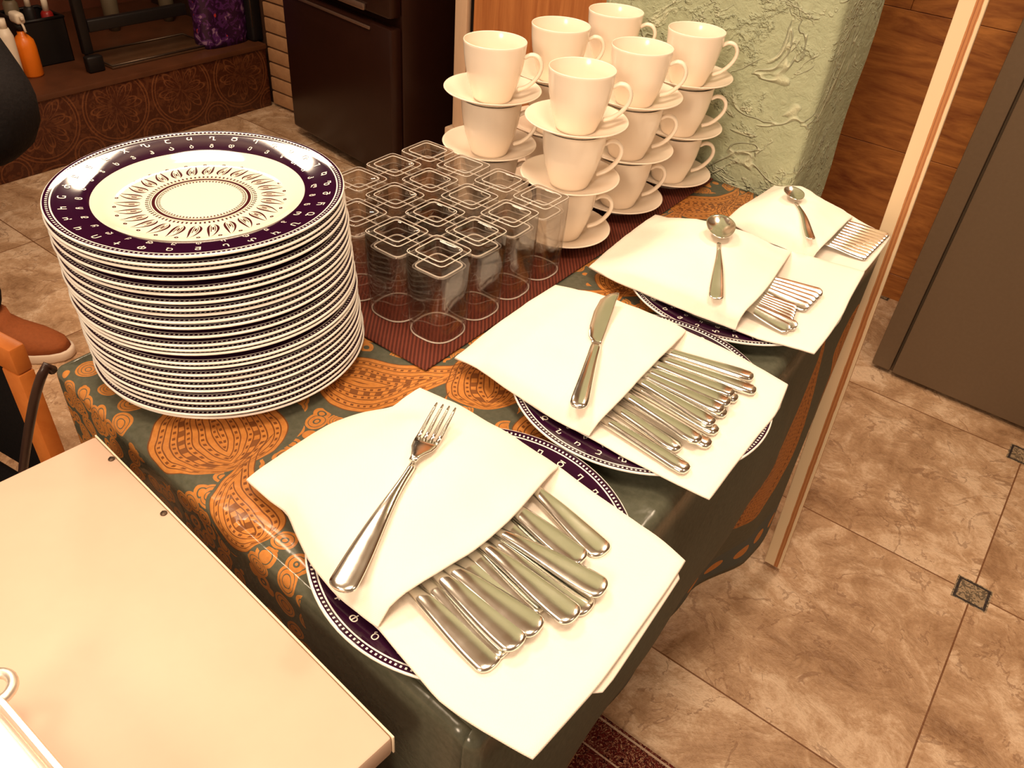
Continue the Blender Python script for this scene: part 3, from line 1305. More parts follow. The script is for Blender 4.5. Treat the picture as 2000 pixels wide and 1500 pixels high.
SAU_ME = saucer_mesh()
cup0 = cup_proto()
STK = [('left front stack beside the glasses', -.200, .351, 34), ('left middle stack', -.189, .483, 30), ('left back stack against the wall', -.180, .613, 28),
       ('right back stack by the green wall', -.051, .622, 26), ('right middle stack', -.061, .486, 28), ('right front stack nearest the napkins', -.064, .346, 30)]
first = True
for nm, x, y, ha in STK:
    for l in range(3):
        zz = T + .0031 + .0739 * l
        jx, jy = random.uniform(-.001, .001), random.uniform(-.001, .001)
        lev = ['bottom', 'middle', 'top'][l]
        s_ = D.objects.new('saucer', SAU_ME)
        COL.objects.link(s_)
        s_.location = (x + jx, y + jy, zz)
        s_.rotation_euler = (0, 0, random.uniform(0, 6))
        tag(s_, 'cream saucer at the %s of the %s' % (lev, nm), 'saucer', 'cream saucers in the stacks')
        lab = 'cream coffee cup at the %s of the %s' % (lev, nm)
        if first:
            c = cup0
            first = False
            c['label'] = lab
            c['group'] = 'cream coffee cups in the stacks'
        else:
            c = dup(cup0, lab)
        c.location = (x + jx, y + jy, zz + .0059)
        c.rotation_euler = (0, 0, math.radians(ha + random.uniform(-7, 7)))

# ------------------------------------------------------------------ napkin pockets
def resample(pts, n):
    L = [0]
    for a, b in zip(pts[:-1], pts[1:]):
        L.append(L[-1] + (b - a).length)
    out = []
    # Catmull-Rom through the points, sampled by length
    for i in range(n):
        s_ = L[-1] * i / (n - 1)
        k = 0
        while k < len(pts) - 2 and L[k + 1] < s_:
            k += 1
        u = (s_ - L[k]) / max(1e-9, L[k + 1] - L[k])
        p0, p1, p2, p3 = pts[max(k - 1, 0)], pts[k], pts[k + 1], pts[min(k + 2, len(pts) - 1)]
        cr = .5 * ((2 * p1) + (p2 - p0) * u + (2 * p0 - 5 * p1 + 4 * p2 - p3) * u * u + (3 * p1 - p0 - 3 * p2 + p3) * u ** 3)
        out.append(p1.lerp(p2, u) * .45 + cr * .55)
    return out


def coons(ab, bc, dc, ad, n, m):
    """ab, dc run along i (n samples); ad, bc run along j (m samples)"""
    AB, DC = resample(ab, n), resample(dc, n)
    AD, BC = resample(ad, m), resample(bc, m)
    g = []
    for i in range(n):
        u = i / (n - 1)
        row = []
        for j in range(m):
            v = j / (m - 1)
            p_ = AB[i] * (1 - v) + DC[i] * v + AD[j] * (1 - u) + BC[j] * u
            p_ -= (AB[0] * (1 - u) * (1 - v) + AB[-1] * u * (1 - v) + DC[0] * (1 - u) * v + DC[-1] * u * v)
            row.append(p_)
        g.append(row)
    return g


def sheet(name, g, th_, mat, parent, bumpf=None, wr=.0006, seed=0):
    n, m = len(g), len(g[0])
    topv, mid = [], []
    for i in range(n):
        for j in range(m):
            u, v = i / (n - 1), j / (m - 1)
            p_ = g[i][j].copy()
            if bumpf:
                p_.z += bumpf(u, v)
            p_.z += wr * mnoise.noise(Vector((p_.x * 26 + seed, p_.y * 26, 1.3))) + wr * .6 * mnoise.noise(Vector((p_.x * 70, p_.y * 70, seed)))
            topv.append(p_)
    botv = [p_ - Vector((0, 0, th_)) for p_ in topv]
    vs = topv + botv
    N = n * m
    fs = []
    for i in range(n - 1):
        for j in range(m - 1):
            a = i * m + j
            q = [a, a + m, a + m + 1, a + 1]
            fs.append(q)
            fs.append([N + k for k in q[::-1]])
    loop = [(i, 0) for i in range(n)] + [(n - 1, j) for j in range(1, m)] + [(i, m - 1) for i in range(n - 2, -1, -1)] + [(0, j) for j in range(m - 2, 0, -1)]
    cen = sum(topv, Vector()) / N
    mids = []
    K = len(loop)
    for k, (i, j) in enumerate(loop):
        a = topv[loop[k - 1][0] * m + loop[k - 1][1]]
        b = topv[loop[(k + 1) % K][0] * m + loop[(k + 1) % K][1]]
        t = (b - a)
        nrm = Vector((t.y, -t.x, 0))
        if nrm.length > 1e-9:
            nrm.normalize()
        c = topv[i * m + j]
        if nrm.dot(c - cen) < 0:
            nrm = -nrm
        mids.append(c - Vector((0, 0, th_ / 2)) + nrm * th_ * .45)
    M0 = len(vs)
    vs += mids
    for k, (i, j) in enumerate(loop):
        i2, j2 = loop[(k + 1) % K]
        a, b = i * m + j, i2 * m + j2
        c, d = M0 + k, M0 + (k + 1) % K
        fs.append([a, b, d, c])
        fs.append([c, d, N + b, N + a])
    me = D.meshes.new(name)
    me.from_pydata([tuple(v) for v in vs], [], fs)
    bm = bmesh.new()
    bm.from_mesh(me)
    bmesh.ops.recalc_face_normals(bm, faces=bm.faces)
    bm.to_mesh(me)
    bm.free()
    me.materials.append(mat)
    me.polygons.foreach_set('use_smooth', [True] * len(me.polygons))
    o = link(D.objects.new(name, me), parent)
    return o


def pl(lst):
    return [at(*q) for q in lst]


SURF = {}


def napkin(label, A, B, Cc, Dd, AB, BE, EF, AF, EC, CD, FD, under=None, lift=.010, seed=0):
    """corner and edge points are (pixel x, pixel y, height over the table)"""
    t = thing('folded_napkin', label, 'napkin', (0, 0, 0), 0, 'napkin pockets along the table edge')
    E_, F_ = BE[-1], AF[-1]
    low = lambda q, d: (q[0], q[1], max(.0015, q[2] - d))
    # lower layers: whole rectangle
    d0 = .004
    lab = [low(q, d0) for q in AB]
    lbc = [low(q, d0) for q in BE] + EC[1:]
    lad = [low(q, d0) for q in AF] + FD[1:]
    g = coons(pl(lab), pl(lbc), pl(CD[::-1]), pl(lad), 26, 40)
    lo_ = sheet('base_layer', g, .0030, NAPKIN, t, None, .0008, seed)
    # pocket on top
    g2 = coons(pl(AB), pl(BE), pl(EF[::-1]), pl(AF), 30, 26)

    def bf(u, v):
        side = math.sin(PI * min(1, max(0, u))) ** .32
        return lift * side * sstep(0, .34, v) * (1 - sstep(.62, 1, v))

    po = sheet('pocket', g2, .0026, NAPKIN, t, bf, .0014, seed + 5)
    SURF[t.name] = [v.co.copy() for v in po.data.vertices][:30 * 26]
    if under:
        g3 = coons(pl(under[0]), pl(under[1]), pl(under[2]), pl(under[3]), 12, 12)
        sheet('under_fold', g3, .0022, NAPKIN, t, None, .0006, seed + 9)
    return t


# each napkin: heights are those of the pocket edge; the base layer lies 4 mm lower
napkin('front cream napkin pocket holding the forks',
       None, None, None, None,
       [(483, 935, .018), (560, 880, .024), (640, 830, .028), (710, 806, .028), (765, 795, .028), (792, 775, .028), (820, 757, .028)],
       [(820, 757, .028), (890, 790, .028), (985, 845, .028), (1045, 880, .028), (1090, 910, .028)],
       [(1090, 910, .028), (1068, 930, .038), (1020, 985, .044), (975, 1030, .0455), (920, 1075, .0455), (850, 1118, .0455), (795, 1150, .044), (757, 1185, .037), (738, 1222, .027)],
       [(483, 935, .018), (525, 972, .020), (562, 1000, .022), (580, 1040, .024), (610, 1100, .026), (660, 1160, .027), (738, 1222, .027)],
       [(1090, 910, .024), (1140, 948, .025), (1215, 1000, .026), (1290, 1052, .025), (1337, 1093, .024)],
       [(1337, 1093, .024), (1300, 1150, .024), (1240, 1235, .024), (1175, 1325, .024), (1110, 1400, .024), (1040, 1478, .023)],
       [(738, 1222, .023), (790, 1283, .024), (860, 1365, .024), (940, 1420, .024), (1040, 1478, .023)],
       ([(1180, 1000, .018), (1310, 1088, .018)], [(1310, 1088, .018), (1322, 1115, .017), (1326, 1128, .017)], [(1150, 1352, .016), (1185, 1340, .016), (1326, 1128, .017)][::1], [(1180, 1000, .018), (1100, 1200, .018), (1150, 1352, .016)]),
       .015, 1)
napkin('cream napkin pocket holding the knives, second from the front',
       None, None, None, None,
       [(890, 697, .020), (935, 660, .024), (985, 622, .027), (1035, 588, .027), (1085, 556, .027)],
       [(1085, 556, .027), (1170, 577, .028), (1260, 610, .028), (1310, 628, .029), (1339, 645, .029)],
       [(1339, 645, .029), (1325, 660, .036), (1295, 690, .042), (1255, 730, .043), (1215, 775, .043), (1182, 808, .041), (1162, 830, .035), (1150, 850, .027)],
       [(890, 697, .020), (930, 714, .022), (985, 752, .025), (1070, 808, .027), (1150, 850, .027)],
       [(1339, 645, .025), (1390, 668, .025), (1460, 705, .025), (1538, 750, .025)],
       [(1538, 750, .025), (1515, 805, .025), (1478, 850, .025), (1435, 905, .025), (1385, 972, .025)],
       [(1150, 850, .023), (1215, 887, .024), (1290, 925, .025), (1385, 972, .025)],
       ([(1400, 700, .019), (1530, 770, .019)], [(1530, 770, .019), (1522, 795, .019)], [(1420, 915, .019), (1470, 872, .019), (1522, 795, .019)], [(1400, 700, .019), (1380, 850, .019), (1420, 915, .019)]),
       .010, 21)
napkin('cream napkin pocket holding the tablespoons, third from the front',
       None, None, None, None,
       [(1152, 520, .018), (1195, 482, .022), (1240, 447, .024), (1280, 420, .024)],
       [(1280, 420, .024), (1360, 438, .025), (1450, 460, .026), (1545, 490, .026)],
       [(1545, 490, .026), (1535, 505, .038), (1512, 540, .046), (1485, 575, .047), (1455, 605, .045), (1442, 625, .036), (1437, 642, .025)],
       [(1152, 520, .018), (1200, 545, .021), (1280, 580, .024), (1360, 612, .025), (1437, 642, .025)],
       [(1545, 490, .022), (1600, 505, .023), (1645, 517, .023), (1688, 530, .023)],
       [(1688, 530, .023), (1660, 580, .023), (1645, 612, .023), (1620, 650, .023), (1590, 688, .023)],
       [(1437, 642, .021), (1480, 658, .022), (1530, 670, .023), (1590, 688, .023)],
       None, .019, 41)
napkin('cream napkin pocket holding the teaspoons, farthest by the green wall',
       None, None, None, None,
       [(1418, 430, .016), (1445, 405, .018), (1485, 380, .019), (1520, 357, .019)],
       [(1520, 357, .019), (1565, 374, .021), (1605, 402, .023), (1645, 411, .023), (1665, 422, .023)],
       [(1665, 422, .023), (1655, 430, .032), (1635, 450, .038), (1615, 470, .038), (1600, 485, .034), (1590, 497, .025), (1587, 507, .018)],
       [(1418, 430, .016), (1450, 447, .014), (1490, 468, .015), (1535, 487, .017), (1587, 507, .018)],
       [(1665, 422, .019), (1692, 438, .019), (1738, 462, .018)],
       [(1738, 462, .018), (1715, 495, .017), (1695, 520, .016), (1678, 539, .015)],
       [(1587, 507, .014), (1615, 520, .014), (1645, 531, .014), (1678, 539, .015)],
       ([(1418, 428, .007), (1440, 440, .006), (1490, 466, .004)], [(1490, 466, .004), (1488, 470, .004)], [(1430, 444, .004), (1455, 455, .004), (1488, 470, .004)], [(1418, 428, .007), (1430, 444, .004)]),
       .020, 61)


# ------------------------------------------------------------------ cutlery
def section(x, hw, ht, z, n=16, e=2.4, y=0.0, dish=0.0):
    row = []
    for k in range(n):
        a = 2 * PI * k / n
        c, s_ = math.cos(a), math.sin(a)
        q = (abs(c) ** e + abs(s_) ** e) ** (-1 / e)
        yy = hw * c * q
        row.append(Vector((x, y + yy, z + ht * s_ * q + dish * (yy / max(hw, 1e-6)) ** 2)))
    return row


def handle(L, wend, wneck, mesh_name, parent, thick=.0024, rise=.005, zn=.0026, fl=.28):
    rings = []
    us = [0, .003, .008, .016, .027, .04, .055] + [.055 + .945 * k / 22 for k in range(1, 23)]
    for u in us:
        x = L * u
        body = wend + (wneck - wend) * sstep(.05, .92, u)
        tip = math.sqrt(max(0.0, 1 - (1 - min(1, u / .055)) ** 2)) if u < .055 else 1
        hw = max(.0006, body * (.15 + .85 * tip))
        ht = thick * (.55 + .45 * tip) * (1 + .25 * sstep(.5, 1, u))
        z = thick + rise * math.sin(PI * sstep(0.0, 1.15, u)) * 1.0
        rings.append(section(x, hw, ht, z, 16, 2.3))
    return MB().rings(rings).build(mesh_name, STEEL, parent), rings[-1][0].z


def fork_proto():
    t = thing('fork', 'x', 'fork', (0, 0, 0), 0)
    handle(.135, .0116, .0034, 'handle', t, .0027)
    mb = MB()
    zs = lambda x: .0035 + .0062 * math.exp(-((x - .135) / .018) ** 2) + .004 * sstep(.165, .212, x)
    rings = []
    for x, hw in ((.1340, .0034), (.140, .0040), (.147, .0068), (.153, .0098), (.160, .0112), (.166, .0116)):
        rings.append(section(x, hw, .0014, zs(x), 16, 3.0))
    mb.rings(rings)
    for k in range(4):
        y0 = (-1.5 + k) * .0062
        rr = []
        for x, hw in ((.1655, .0023), (.175, .0021), (.190, .0018), (.204, .0014), (.2105, .0007)):
            rr.append(section(x, hw, .0012, zs(x), 8, 2.5, y0 * (1 - .0 * x)))
        mb.rings(rr)
    mb.build('tines', STEEL, t)
    return t


def knife_proto():
    t = thing('table_knife', 'x', 'knife', (0, 0, 0), 0)
    rings = []
    for x, hw, ht in ((0, .0016, .0012), (.0012, .0058, .0022), (.005, .0082, .0030), (.015, .0088, .0034), (.045, .0074, .0036), (.080, .0060, .0036), (.098, .0056, .0034), (.104, .0050, .0026)):
        rings.append(section(x, hw, ht, .0036, 16, 2.6))
    MB().rings(rings).build('handle', STEEL, t)
    rings = []
    for x, hw, y in ((.103, .0044, 0), (.112, .0056, .0006), (.116, .0074, .0022), (.135, .0092, .0030), (.165, .0098, .0026), (.190, .0086, .0008), (.203, .0058, -.0030), (.2095, .0016, -.0072)):
        rings.append(section(x, hw, .0009, .0034, 16, 2.4, y))
    MB().rings(rings).build('blade', STEEL, t)
    return t


def spoon_proto(name, cat, L, bl, bw):
    t = thing(name, 'x', cat, (0, 0, 0), 0)
    hl = L - bl
    handle(hl, .0090 * (L / .197), .0026, 'handle', t, .0014 * (L / .197) ** .5, .005)
    mb = MB()
    vs, fs = [], []
    NU, NV = 16, 28
    x0 = hl - .002
    top = []

    def P(u, a):                              # u radial, a angle
        c, s_ = math.cos(a), math.sin(a)
        egg = 1 + .10 * c
        x = x0 + bl / 2 + c * bl / 2 * u
        y = s_ * bw / 2 * u * egg
        dep = .0085 * (bl / .062)
        zr = .0105 * (bl / .062) * (1 - .45 * sstep(-.3, 1, c * u) * .6)
        return Vector((x, y, zr - dep * (1 - u * u) ** 1.0))
    for layer, off in ((0, 0.0), (1, -.0011)):
        for i in range(NU + 1):
            for k in range(NV):
                q = P(i / NU, 2 * PI * k / NV)
                q.z += off + .0011
                vs.append(q)
    n1 = (NU + 1) * NV
    for layer in (0, 1):
        for i in range(NU):
            for k in range(NV):
                l = (k + 1) % NV
                f = [layer * n1 + i * NV + k, layer * n1 + (i + 1) * NV + k, layer * n1 + (i + 1) * NV + l, layer * n1 + i * NV + l]
                fs.append(f if layer == 0 else f[::-1])
    for k in range(NV):
        l = (k + 1) % NV
        a = NU * NV
        fs.append([a + k, n1 + a + k, n1 + a + l, a + l])
    o = mesh('bowl', vs, fs, STEEL, t)
    return t


USED = {}


def rest(nm, tip, root, length, low):
    """lift the two guide points until a piece of that length lies on the napkin pocket"""
    pts = SURF[nm]
    dz = -.006
    while dz < .04:
        a = at(tip[0], tip[1], tip[2] + dz)
        b = at(root[0], root[1], root[2] + dz)
        x = (b - a).normalized()
        ok = True
        for k in range(23):
            f_ = k / 22
            p_ = a + x * length * f_
            q = min(pts, key=lambda v: (v.x - p_.x) ** 2 + (v.y - p_.y) ** 2)
            if p_.z + low(f_) < q.z + .0004:
                ok = False
                break
        if ok:
            break
        dz += .0005
    return (tip[0], tip[1], tip[2] + dz), (root[0], root[1], root[2] + dz)



def place(proto, key, label, tip, root, roll=0.0, group=None, sc=1.0):
    a = at(*tip)
    b = at(*root)
    x = (b - a).normalized()
    z = Vector((0, 0, 1))
    z = (z - x * z.dot(x)).normalized()
    y = z.cross(x)
    R = Matrix((x, y, z)).transposed().to_4x4() @ Matrix.Rotation(roll, 4, 'X')
    if key not in USED:
        o = proto
        USED[key] = 1
        o['label'] = label
        if group:
            o['group'] = group
    else:
        o = dup(proto, label)
        if group:
            o['group'] = group
        elif 'group' in o:
            del o['group']
    o.matrix_world = Matrix.Translation(a) @ R @ Matrix.Scale(sc, 4)
    return o


fork0, knife0 = fork_proto(), knife_proto()
spoon0 = spoon_proto('tablespoon', 'spoon', .186, .064, .037)
tea0 = spoon_proto('teaspoon', 'spoon', .141, .044, .028)

place(fork0, 'f', 'fork lying on top of the front napkin pocket', *rest('folded_napkin', (663, 1158, .0315), (812, 905, .0390), .212, lambda f: .007 * math.sin(PI * min(1, f * 1.5)) if f < .66 else .004), sc=.955)
forks = [((1181, 1086), (1023, 951), .0275), ((1138, 1101), (998, 1002), .0335), ((1095, 1098), (977, 1023), .0275), ((1182, 1158), (951, 1040), .0335),
         ((1152, 1196), (940, 1052), .0275), ((1124, 1213), (922, 1062), .0335), ((1062, 1196), (900, 1076), .0275), ((1030, 1212), (880, 1092), .0280), ((1054, 1236), (857, 1108), .0345),
         ((1016, 1266), (840, 1122), .0335), ((988, 1284), (826, 1140), .0275), ((967, 1306), (806, 1162), .0275)]
for k, (tp, rt, z) in enumerate(forks):
    lab = 'fork in the front napkin pocket, %s handle counted from the upper right' % ORD[k]
    place(fork0, 'f', lab, (*tp, .0255 if z < .03 else .0325), (*rt, .0255 if z < .03 else .0295), 0, 'forks in the front napkin pocket')

place(knife0, 'k', 'table knife lying on top of the second napkin pocket', *rest('folded_napkin.001', (1127, 802, .0330), (1170, 655, .0345), .209, lambda f: .0012))
knives = [((1470, 743), (1308, 694), .0280), ((1475, 770), (1289, 706), .0275), ((1432, 776), (1277, 717), .0345), ((1439, 786), (1283, 722), .0270), ((1424, 794), (1267, 730), .0340),
          ((1411, 808), (1253, 737), .0335), ((1417, 816), (1259, 742), .0268), ((1393, 834), (1243, 748), .0345), ((1400, 850), (1232, 757), .0275), ((1366, 868), (1215, 775), .0340),
          ((1386, 876), (1218, 782), .0272), ((1326, 884), (1197, 800), .0275), ((1343, 925), (1180, 826), .0268)]
for k, (tp, rt, z) in enumerate(knives):
    lab = 'table knife in the second napkin pocket, %s handle counted from the far end' % ORD[k]
    place(knife0, 'k', lab, (*tp, .0258 if z < .03 else .0325), (*rt, .0258 if z < .03 else .0305), 0, 'table knives in the second napkin pocket')

place(spoon0, 's', 'tablespoon lying on top of the third napkin pocket', *rest('folded_napkin.002', (1398, 586, .0300), (1402, 505, .0350), .186, lambda f: .004 if f < .6 else .002))
sp = []
for k in range(5):
    f_ = k / 4
    sp.append(((1606 - 27 * f_, 575 + 28 * f_), (1506 - 18 * f_, 551 + 19 * f_)))
for k in range(8):
    f_ = k / 7
    sp.append(((1556 - 14 * f_ + (12 if k == 6 else 0), 606 + 40 * f_), (1480 - 29 * f_, 583 + 19 * f_)))
for k, (tp, rt) in enumerate(sp):
    lab = 'tablespoon in the third napkin pocket, %s handle counted from the far end' % ORD[k]
    place(spoon0, 's', lab, (*tp, .0275), (*rt, .0275), math.radians(-17), 'tablespoons in the third napkin pocket')

place(tea0, 't', 'teaspoon lying on top of the farthest napkin pocket', *rest('folded_napkin.003', (1584, 469, .0210), (1564, 422, .0240), .141, lambda f: .004 if f < .6 else .002))
for k in range(10):
    f_ = k / 9
    tp = (1735 - 42 * f_, 463 + 42 * f_)
    rt = (1645 - 42 * f_, 438 + 41 * f_)
    lab = 'teaspoon in the farthest napkin pocket, %s handle counted from the far end' % ORD[k]
    place(tea0, 't', lab, (*tp, .0190), (*rt, .0190), math.radians(-18), 'teaspoons in the farthest napkin pocket')

# ------------------------------------------------------------------ cream cabinet in the foreground
cabn = thing('cream_cabinet', 'cream laminate cabinet with two screws on top at the lower left', 'cabinet', (0, -.28, 0))
cabn.rotation_euler = (0, 0, math.radians(-4.6))
boxo('body', (-.145, -.50, .0102), (.232, -.022, T - .022), CREAMLAM, cabn, .002)
tp_ = boxo('top_board', (-.158, -.52, T - .0218), (.254, -.010, T), CREAMLAM, cabn, .0025)
boxo('top_edge', (-.160, -.0098, T - .0212), (.2545, -.0082, T - .0004), CREAMEDGE, tp_, .0005)
inv = cabn.matrix_basis.inverted()
for q in ((218, 897), (320, 1003)):
    w_ = inv @ at(q[0], q[1], 0.0)
    sc1 = MB().lathe([(0, 0), (.0026, 0), (.0030, .0006), (.0024, .0013), (0, .0014)], 14).box((-.0022, -.0004, .0012), (.0022, .0004, .0017), 0).build('screw', DARKSCREW, tp_)
    sc1.location = w_

# steel serving pan at the very corner
def rrect(x0, x1, y0, y1, r, z, n=8):
    row = []
    for cx, cy, a0 in ((x1 - r, y1 - r, 0), (x0 + r, y1 - r, PI / 2), (x0 + r, y0 + r, PI), (x1 - r, y0 + r, 1.5 * PI)):
        for k in range(n + 1):
            a = a0 + k * PI / 2 / n
            row.append(Vector((cx + r * math.cos(a), cy + r * math.sin(a), z)))
    return row


pan = thing('serving_pan', 'polished steel serving pan at the lower left corner on the cream cabinet', 'pan', (0, 0, T))
PX0, PX1, PY0, PY1 = .052, .215, -.690, -.460
rr = [(0.020, .000, .018), (.012, .006, .02), (.010, .040, .02), (.004, .046, .022), (.0, .049, .024), (.001, .052, .024), (.004, .0525, .022), (.0055, .051, .021), (.006, .044, .021), (.0085, .044, .02), (.009, .0495, .02), (.011, .0505, .02), (.026, .0505, .018), (.028, .047, .018), (.030, .012, .018), (.036, .010, .016)]
MB().rings([rrect(PX0 + d, PX1 - d, PY0 + d, PY1 - d, r_, z_) for d, z_, r_ in rr]).build('pan_shell', STEEL_TRAY, pan, True, 50)
MB().rings([rrect(PX0 + d, PX1 - d, PY0 + d, PY1 - d, .016, z_) for d, z_ in ((.0312, .0125), (.0312, .030), (.033, .0305))]).build('dark_contents', BLACKPLASTIC, pan, True, 50)
hc = at(-14, 1346, .046)
MB().tube([(hc.x + .011 * math.cos(2 * PI * k / 24), hc.y + .011 * math.sin(2 * PI * k / 24), .046) for k in range(24)], .0036, 10, True).box((min(hc.x, PX0) - .002, hc.y - .022, .043), (PX0 + .012, hc.y - .009, .049), .002, 2).build('handle', STEEL_TRAY, pan)

# ------------------------------------------------------------------ chair and cable on the left
chair = thing('wooden_chair', 'orange wooden framed chair with black seat back at the left edge', 'chair', (-.482, -.212, 0), math.radians(8))
HT = .655
ww = .44
# local: x along the back (right end at 0), y depth
bk_ = MB().box((-.035, -.011, .0), (.0, .011, HT - .040), .003, 2).build('leg', ORANGEWOOD, chair, True, 40)
MB().box((-ww, -.011, .0), (-ww + .035, .011, HT - .040), .003, 2).build('leg', ORANGEWOOD, chair, True, 40)
MB().box((-ww, -.011, HT - .0398), (.0, .011, HT), .004, 2).build('top_rail', ORANGEWOOD, chair, True, 40)
MB().box((-ww + .036, -.006, .40), (-.036, .006, HT - .0405), .004, 2).build('back_panel', BLACKFAB, chair, True, 40)
MB().box((-ww + .036, -.34, .36), (-.036, -.012, .40), .012, 3).build('seat', BLACKFAB, chair, True, 40)
for x in (-ww, -.035):
    MB().box((x, -.37, 0), (x + .035, -.335, .395), .003, 2).build('leg', ORANGEWOOD, chair, True, 40)

pts = [(110, 724, -.020), (106, 716, -.010), (101, 714, -.008), (94, 724, -.014), (84, 748, -.032), (74, 785, -.066), (65, 830, -.106), (57, 880, -.155), (51, 925, -.205), (48, 985, -.27)]
pc = [at(*q) + Vector((-.004, -.002, 0)) for q in pts]
pc2 = [pc[-1] + Vector((.0, -.02, -.12)), Vector((pc[-1].x + .01, pc[-1].y - .05, .06)), Vector((pc[-1].x + .05, pc[-1].y - .07, .008)), Vector((pc[-1].x + .25, pc[-1].y - .05, .008))]
cab = MB().tube(resample(pc + pc2, 60), .0052, 12).build('power_cable', CABLE)
tag(cab, 'dark cable hanging from the left corner of the table', 'cable')

# ------------------------------------------------------------------ person standing at the left edge
per = thing('person', 'person in black trousers, black jacket and brown shoe standing at the left edge', 'person', (-1.50, .10, 0))
PRZ = math.radians(36)
per.rotation_euler = (0, 0, PRZ)


def skin_body(name, joints, bones, mat, parent, root=0, sub=2):
    me = D.meshes.new(name)
    me.from_pydata([j[:3] for j in joints], bones, [])
    o = link(D.objects.new(name, me), parent)
    md = o.modifiers.new('skin', 'SKIN')
    md.use_smooth_shade = True
    for i, j in enumerate(joints):
        r = j[3] if isinstance(j[3], tuple) else (j[3], j[3])
        me.skin_vertices[0].data[i].radius = r
        me.skin_vertices[0].data[i].use_root = (i == root)
    s_ = o.modifiers.new('sub', 'SUBSURF')
    s_.levels = sub
    s_.render_levels = sub
    me.materials.append(mat)
    return o


# local frame: +x faces forward (towards the fridge), z up
per.location = (-1.515, .165, 0)
inv_p = (Matrix.Translation(per.location) @ Euler((0, 0, PRZ)).to_matrix().to_4x4()).inverted()
EL = inv_p @ at(6, 222, .14)                 # bent right elbow
FA = inv_p @ at(-95, 262, .16)
SH = Vector((-.12, -.20, 1.40))
J = [(-.17, 0, .93, (.125, .155)), (-.16, 0, 1.08, (.115, .140)), (-.13, 0, 1.25, (.125, .165)), (-.11, 0, 1.40, (.105, .155)), (-.10, 0, 1.50, .052), (-.085, 0, 1.57, .050), (-.075, 0, 1.66, (.092, .078)), (-.075, 0, 1.74, (.060, .055)),
     (-.16, -.095, .86, .098), (-.085, -.10, .49, .064), (-.05, -.105, .10, .042), (-.17, .095, .86, .098), (-.25, .10, .49, .064), (-.38, .105, .10, .042),
     (*SH, .062), (*EL, .044), (*FA, .036), (-.12, .20, 1.40, .062), (-.18, .26, 1.14, .050), (-.10, .25, .95, .040), (-.04, .245, .90, .030)]
Bn = [(0, 1), (1, 2), (2, 3), (3, 4), (4, 5), (5, 6), (6, 7), (0, 8), (8, 9), (9, 10), (0, 11), (11, 12), (12, 13), (3, 14), (14, 15), (15, 16), (3, 17), (17, 18), (18, 19), (19, 20)]
skin_body('body', J, Bn, SKIN, per)
# trousers
JT = [(-.165, 0, .98, (.128, .158)), (-.165, 0, .90, (.135, .165)), (-.15, -.095, .82, .106), (-.085, -.10, .47, .080), (-.050, -.105, .085, .070), (-.165, .095, .82, .106), (-.25, .10, .47, .084), (-.375, .105, .085, .074)]
skin_body('trousers', JT, [(0, 1), (1, 2), (2, 3), (3, 4), (1, 5), (5, 6), (6, 7)], TROUSER, per, 1)
JJ = [(-.165, 0, .80, (.150, .182)), (-.16, 0, 1.08, (.135, .162)), (-.13, 0, 1.25, (.142, .182)), (-.11, 0, 1.40, (.118, .168)), (-.102, 0, 1.475, .066), (*SH, .080), (*EL, .056), (*FA, .052), (-.12, .20, 1.40, .080), (-.18, .265, 1.14, .074), (-.11, .255, .97, .060)]
skin_body('jacket', JJ, [(0, 1), (1, 2), (2, 3), (3, 4), (3, 5), (5, 6), (6, 7), (3, 8), (8, 9), (9, 10)], JACKET, per, 1)
hr = MB()
rings = []
for i in range(13):
    a = i / 12
    th_ = a * PI * .62
    rings.append([Vector((-.085 + (.102 if math.cos(c) < .3 else .094) * math.sin(th_) * math.cos(c) * (1.0), .090 * math.sin(th_) * math.sin(c), 1.655 + .125 * math.cos(th_) + (.05 if math.cos(c) > .4 and a > .6 else 0))) for c in [2 * PI * k / 28 for k in range(28)]])
rings[0] = [Vector((-.085 + .004 * math.cos(c), .004 * math.sin(c), 1.781)) for c in [2 * PI * k / 28 for k in range(28)]]
hr.rings(rings).build('hair', HAIR, per)
fc = MB().lathe([(0, 0), (.006, .001), (.010, .006), (.0112, .011), (.0, .022)], 16).build('nose', SKIN, per)
fc.location = (.012, 0, 1.635)
for sy in (-1, 1):
    e_ = MB().lathe([(0, -.010), (.007, -.007), (.010, 0), (.007, .007), (0, .010)], 16).build('eye', WHITEPL, per)
    e_.location = (.003, sy * .030, 1.665)
    er_ = MB().rings([section(-.012, .004, .020, 0), section(0, .010, .030, 0), section(.012, .006, .024, 0)]).build('ear', SKIN, per)
    er_.location = (-.080, sy * .083, 1.650)
    er_.rotation_euler = (0, 0, 0)
mo = MB().rings([section(0, .006, .002, 0), section(.006, .020, .005, 0), section(.010, .010, .003, 0)]).build('mouth', simple('lip_skin', (.38, .13, .09), .5), per)
mo.location = (-.002, 0, 1.598)


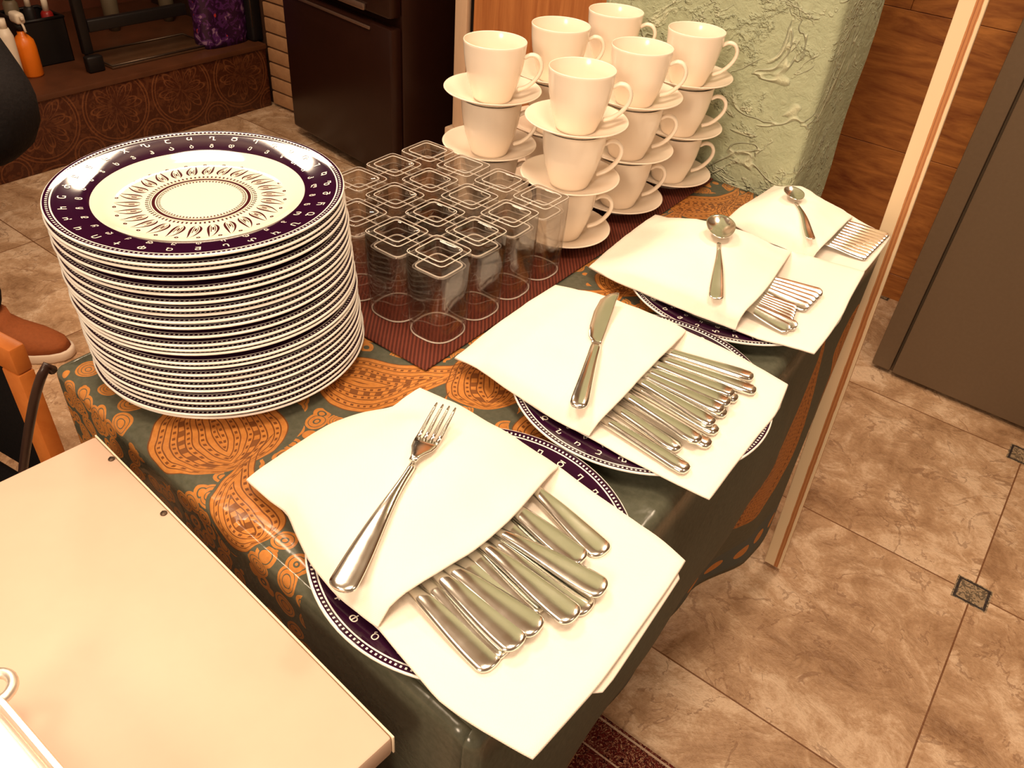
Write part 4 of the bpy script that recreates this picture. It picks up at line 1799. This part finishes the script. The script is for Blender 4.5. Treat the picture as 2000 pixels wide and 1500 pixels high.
def shoe(side, y, x):
    n = 24
    def outline(f, z, tw):
        row = []
        for k in range(n):
            a = 2 * PI * k / n
            c, s_ = math.cos(a), math.sin(a)
            q = (abs(c) ** 2.6 + abs(s_) ** 2.6) ** (-1 / 2.6)
            xx = .145 * c * q + .06
            wd = .050 if c > 0 else .040
            row.append(Vector((x + xx * f + (1 - f) * .02, y + wd * s_ * q * tw, z)))
        return row
    MB().rings([outline(.97, .0, .95), outline(1.0, .005, 1.0), outline(1.0, .022, 1.0), outline(.985, .026, .97)]).build('shoe_sole', SOLE, per)
    up_ = []
    for z_, f_, tw in ((.0262, .97, .96), (.045, .93, .98), (.062, .80, .92), (.078, .58, .86), (.095, .44, .84), (.115, .42, .84)):
        row = outline(f_, z_, tw)
        sh = -(1 - f_) * .055
        up_.append([v + Vector((sh, 0, 0)) for v in row])
    MB().rings(up_).build('shoe_upper', SHOE, per)


shoe(-1, -.105, -.055)
shoe(1, .105, -.36)
# hands with five fingers
for sy, base, d in ((-1, FA.copy(), (FA - EL).normalized()), (1, Vector((-.035, .2445, .895)), Vector((.80, -.03, -.6)).normalized())):
    side = d.cross(Vector((0, 0, 1))).normalized()
    upv = side.cross(d).normalized()
    hj = [(*base, .026), (*(base + d * .045), (.030, .020)), (*(base + d * .085), (.036, .014))]
    skin_body('hand', hj, [(0, 1), (1, 2)], SKIN, per, 0)
    for k, ln in enumerate((.066, .076, .072, .056)):
        o_ = base + d * .080 + side * (-.027 + .018 * k)
        p1 = o_ + d * ln * .45 - upv * .006
        p2 = o_ + d * ln * .78 - upv * .020
        p3 = o_ + d * ln * .98 - upv * .036
        skin_body('finger', [(*o_, .0092), (*p1, .0088), (*p2, .0080), (*p3, .0068)], [(0, 1), (1, 2), (2, 3)], SKIN, per, 0)
    o_ = base + d * .028 - side * .028 * (1 if sy < 0 else -1)
    s2 = -side * (1 if sy < 0 else -1)
    skin_body('thumb', [(*o_, .0115), (*(o_ + d * .028 + s2 * .020), .0105), (*(o_ + d * .058 + s2 * .024 - upv * .008), .0085)], [(0, 1), (1, 2)], SKIN, per, 0)
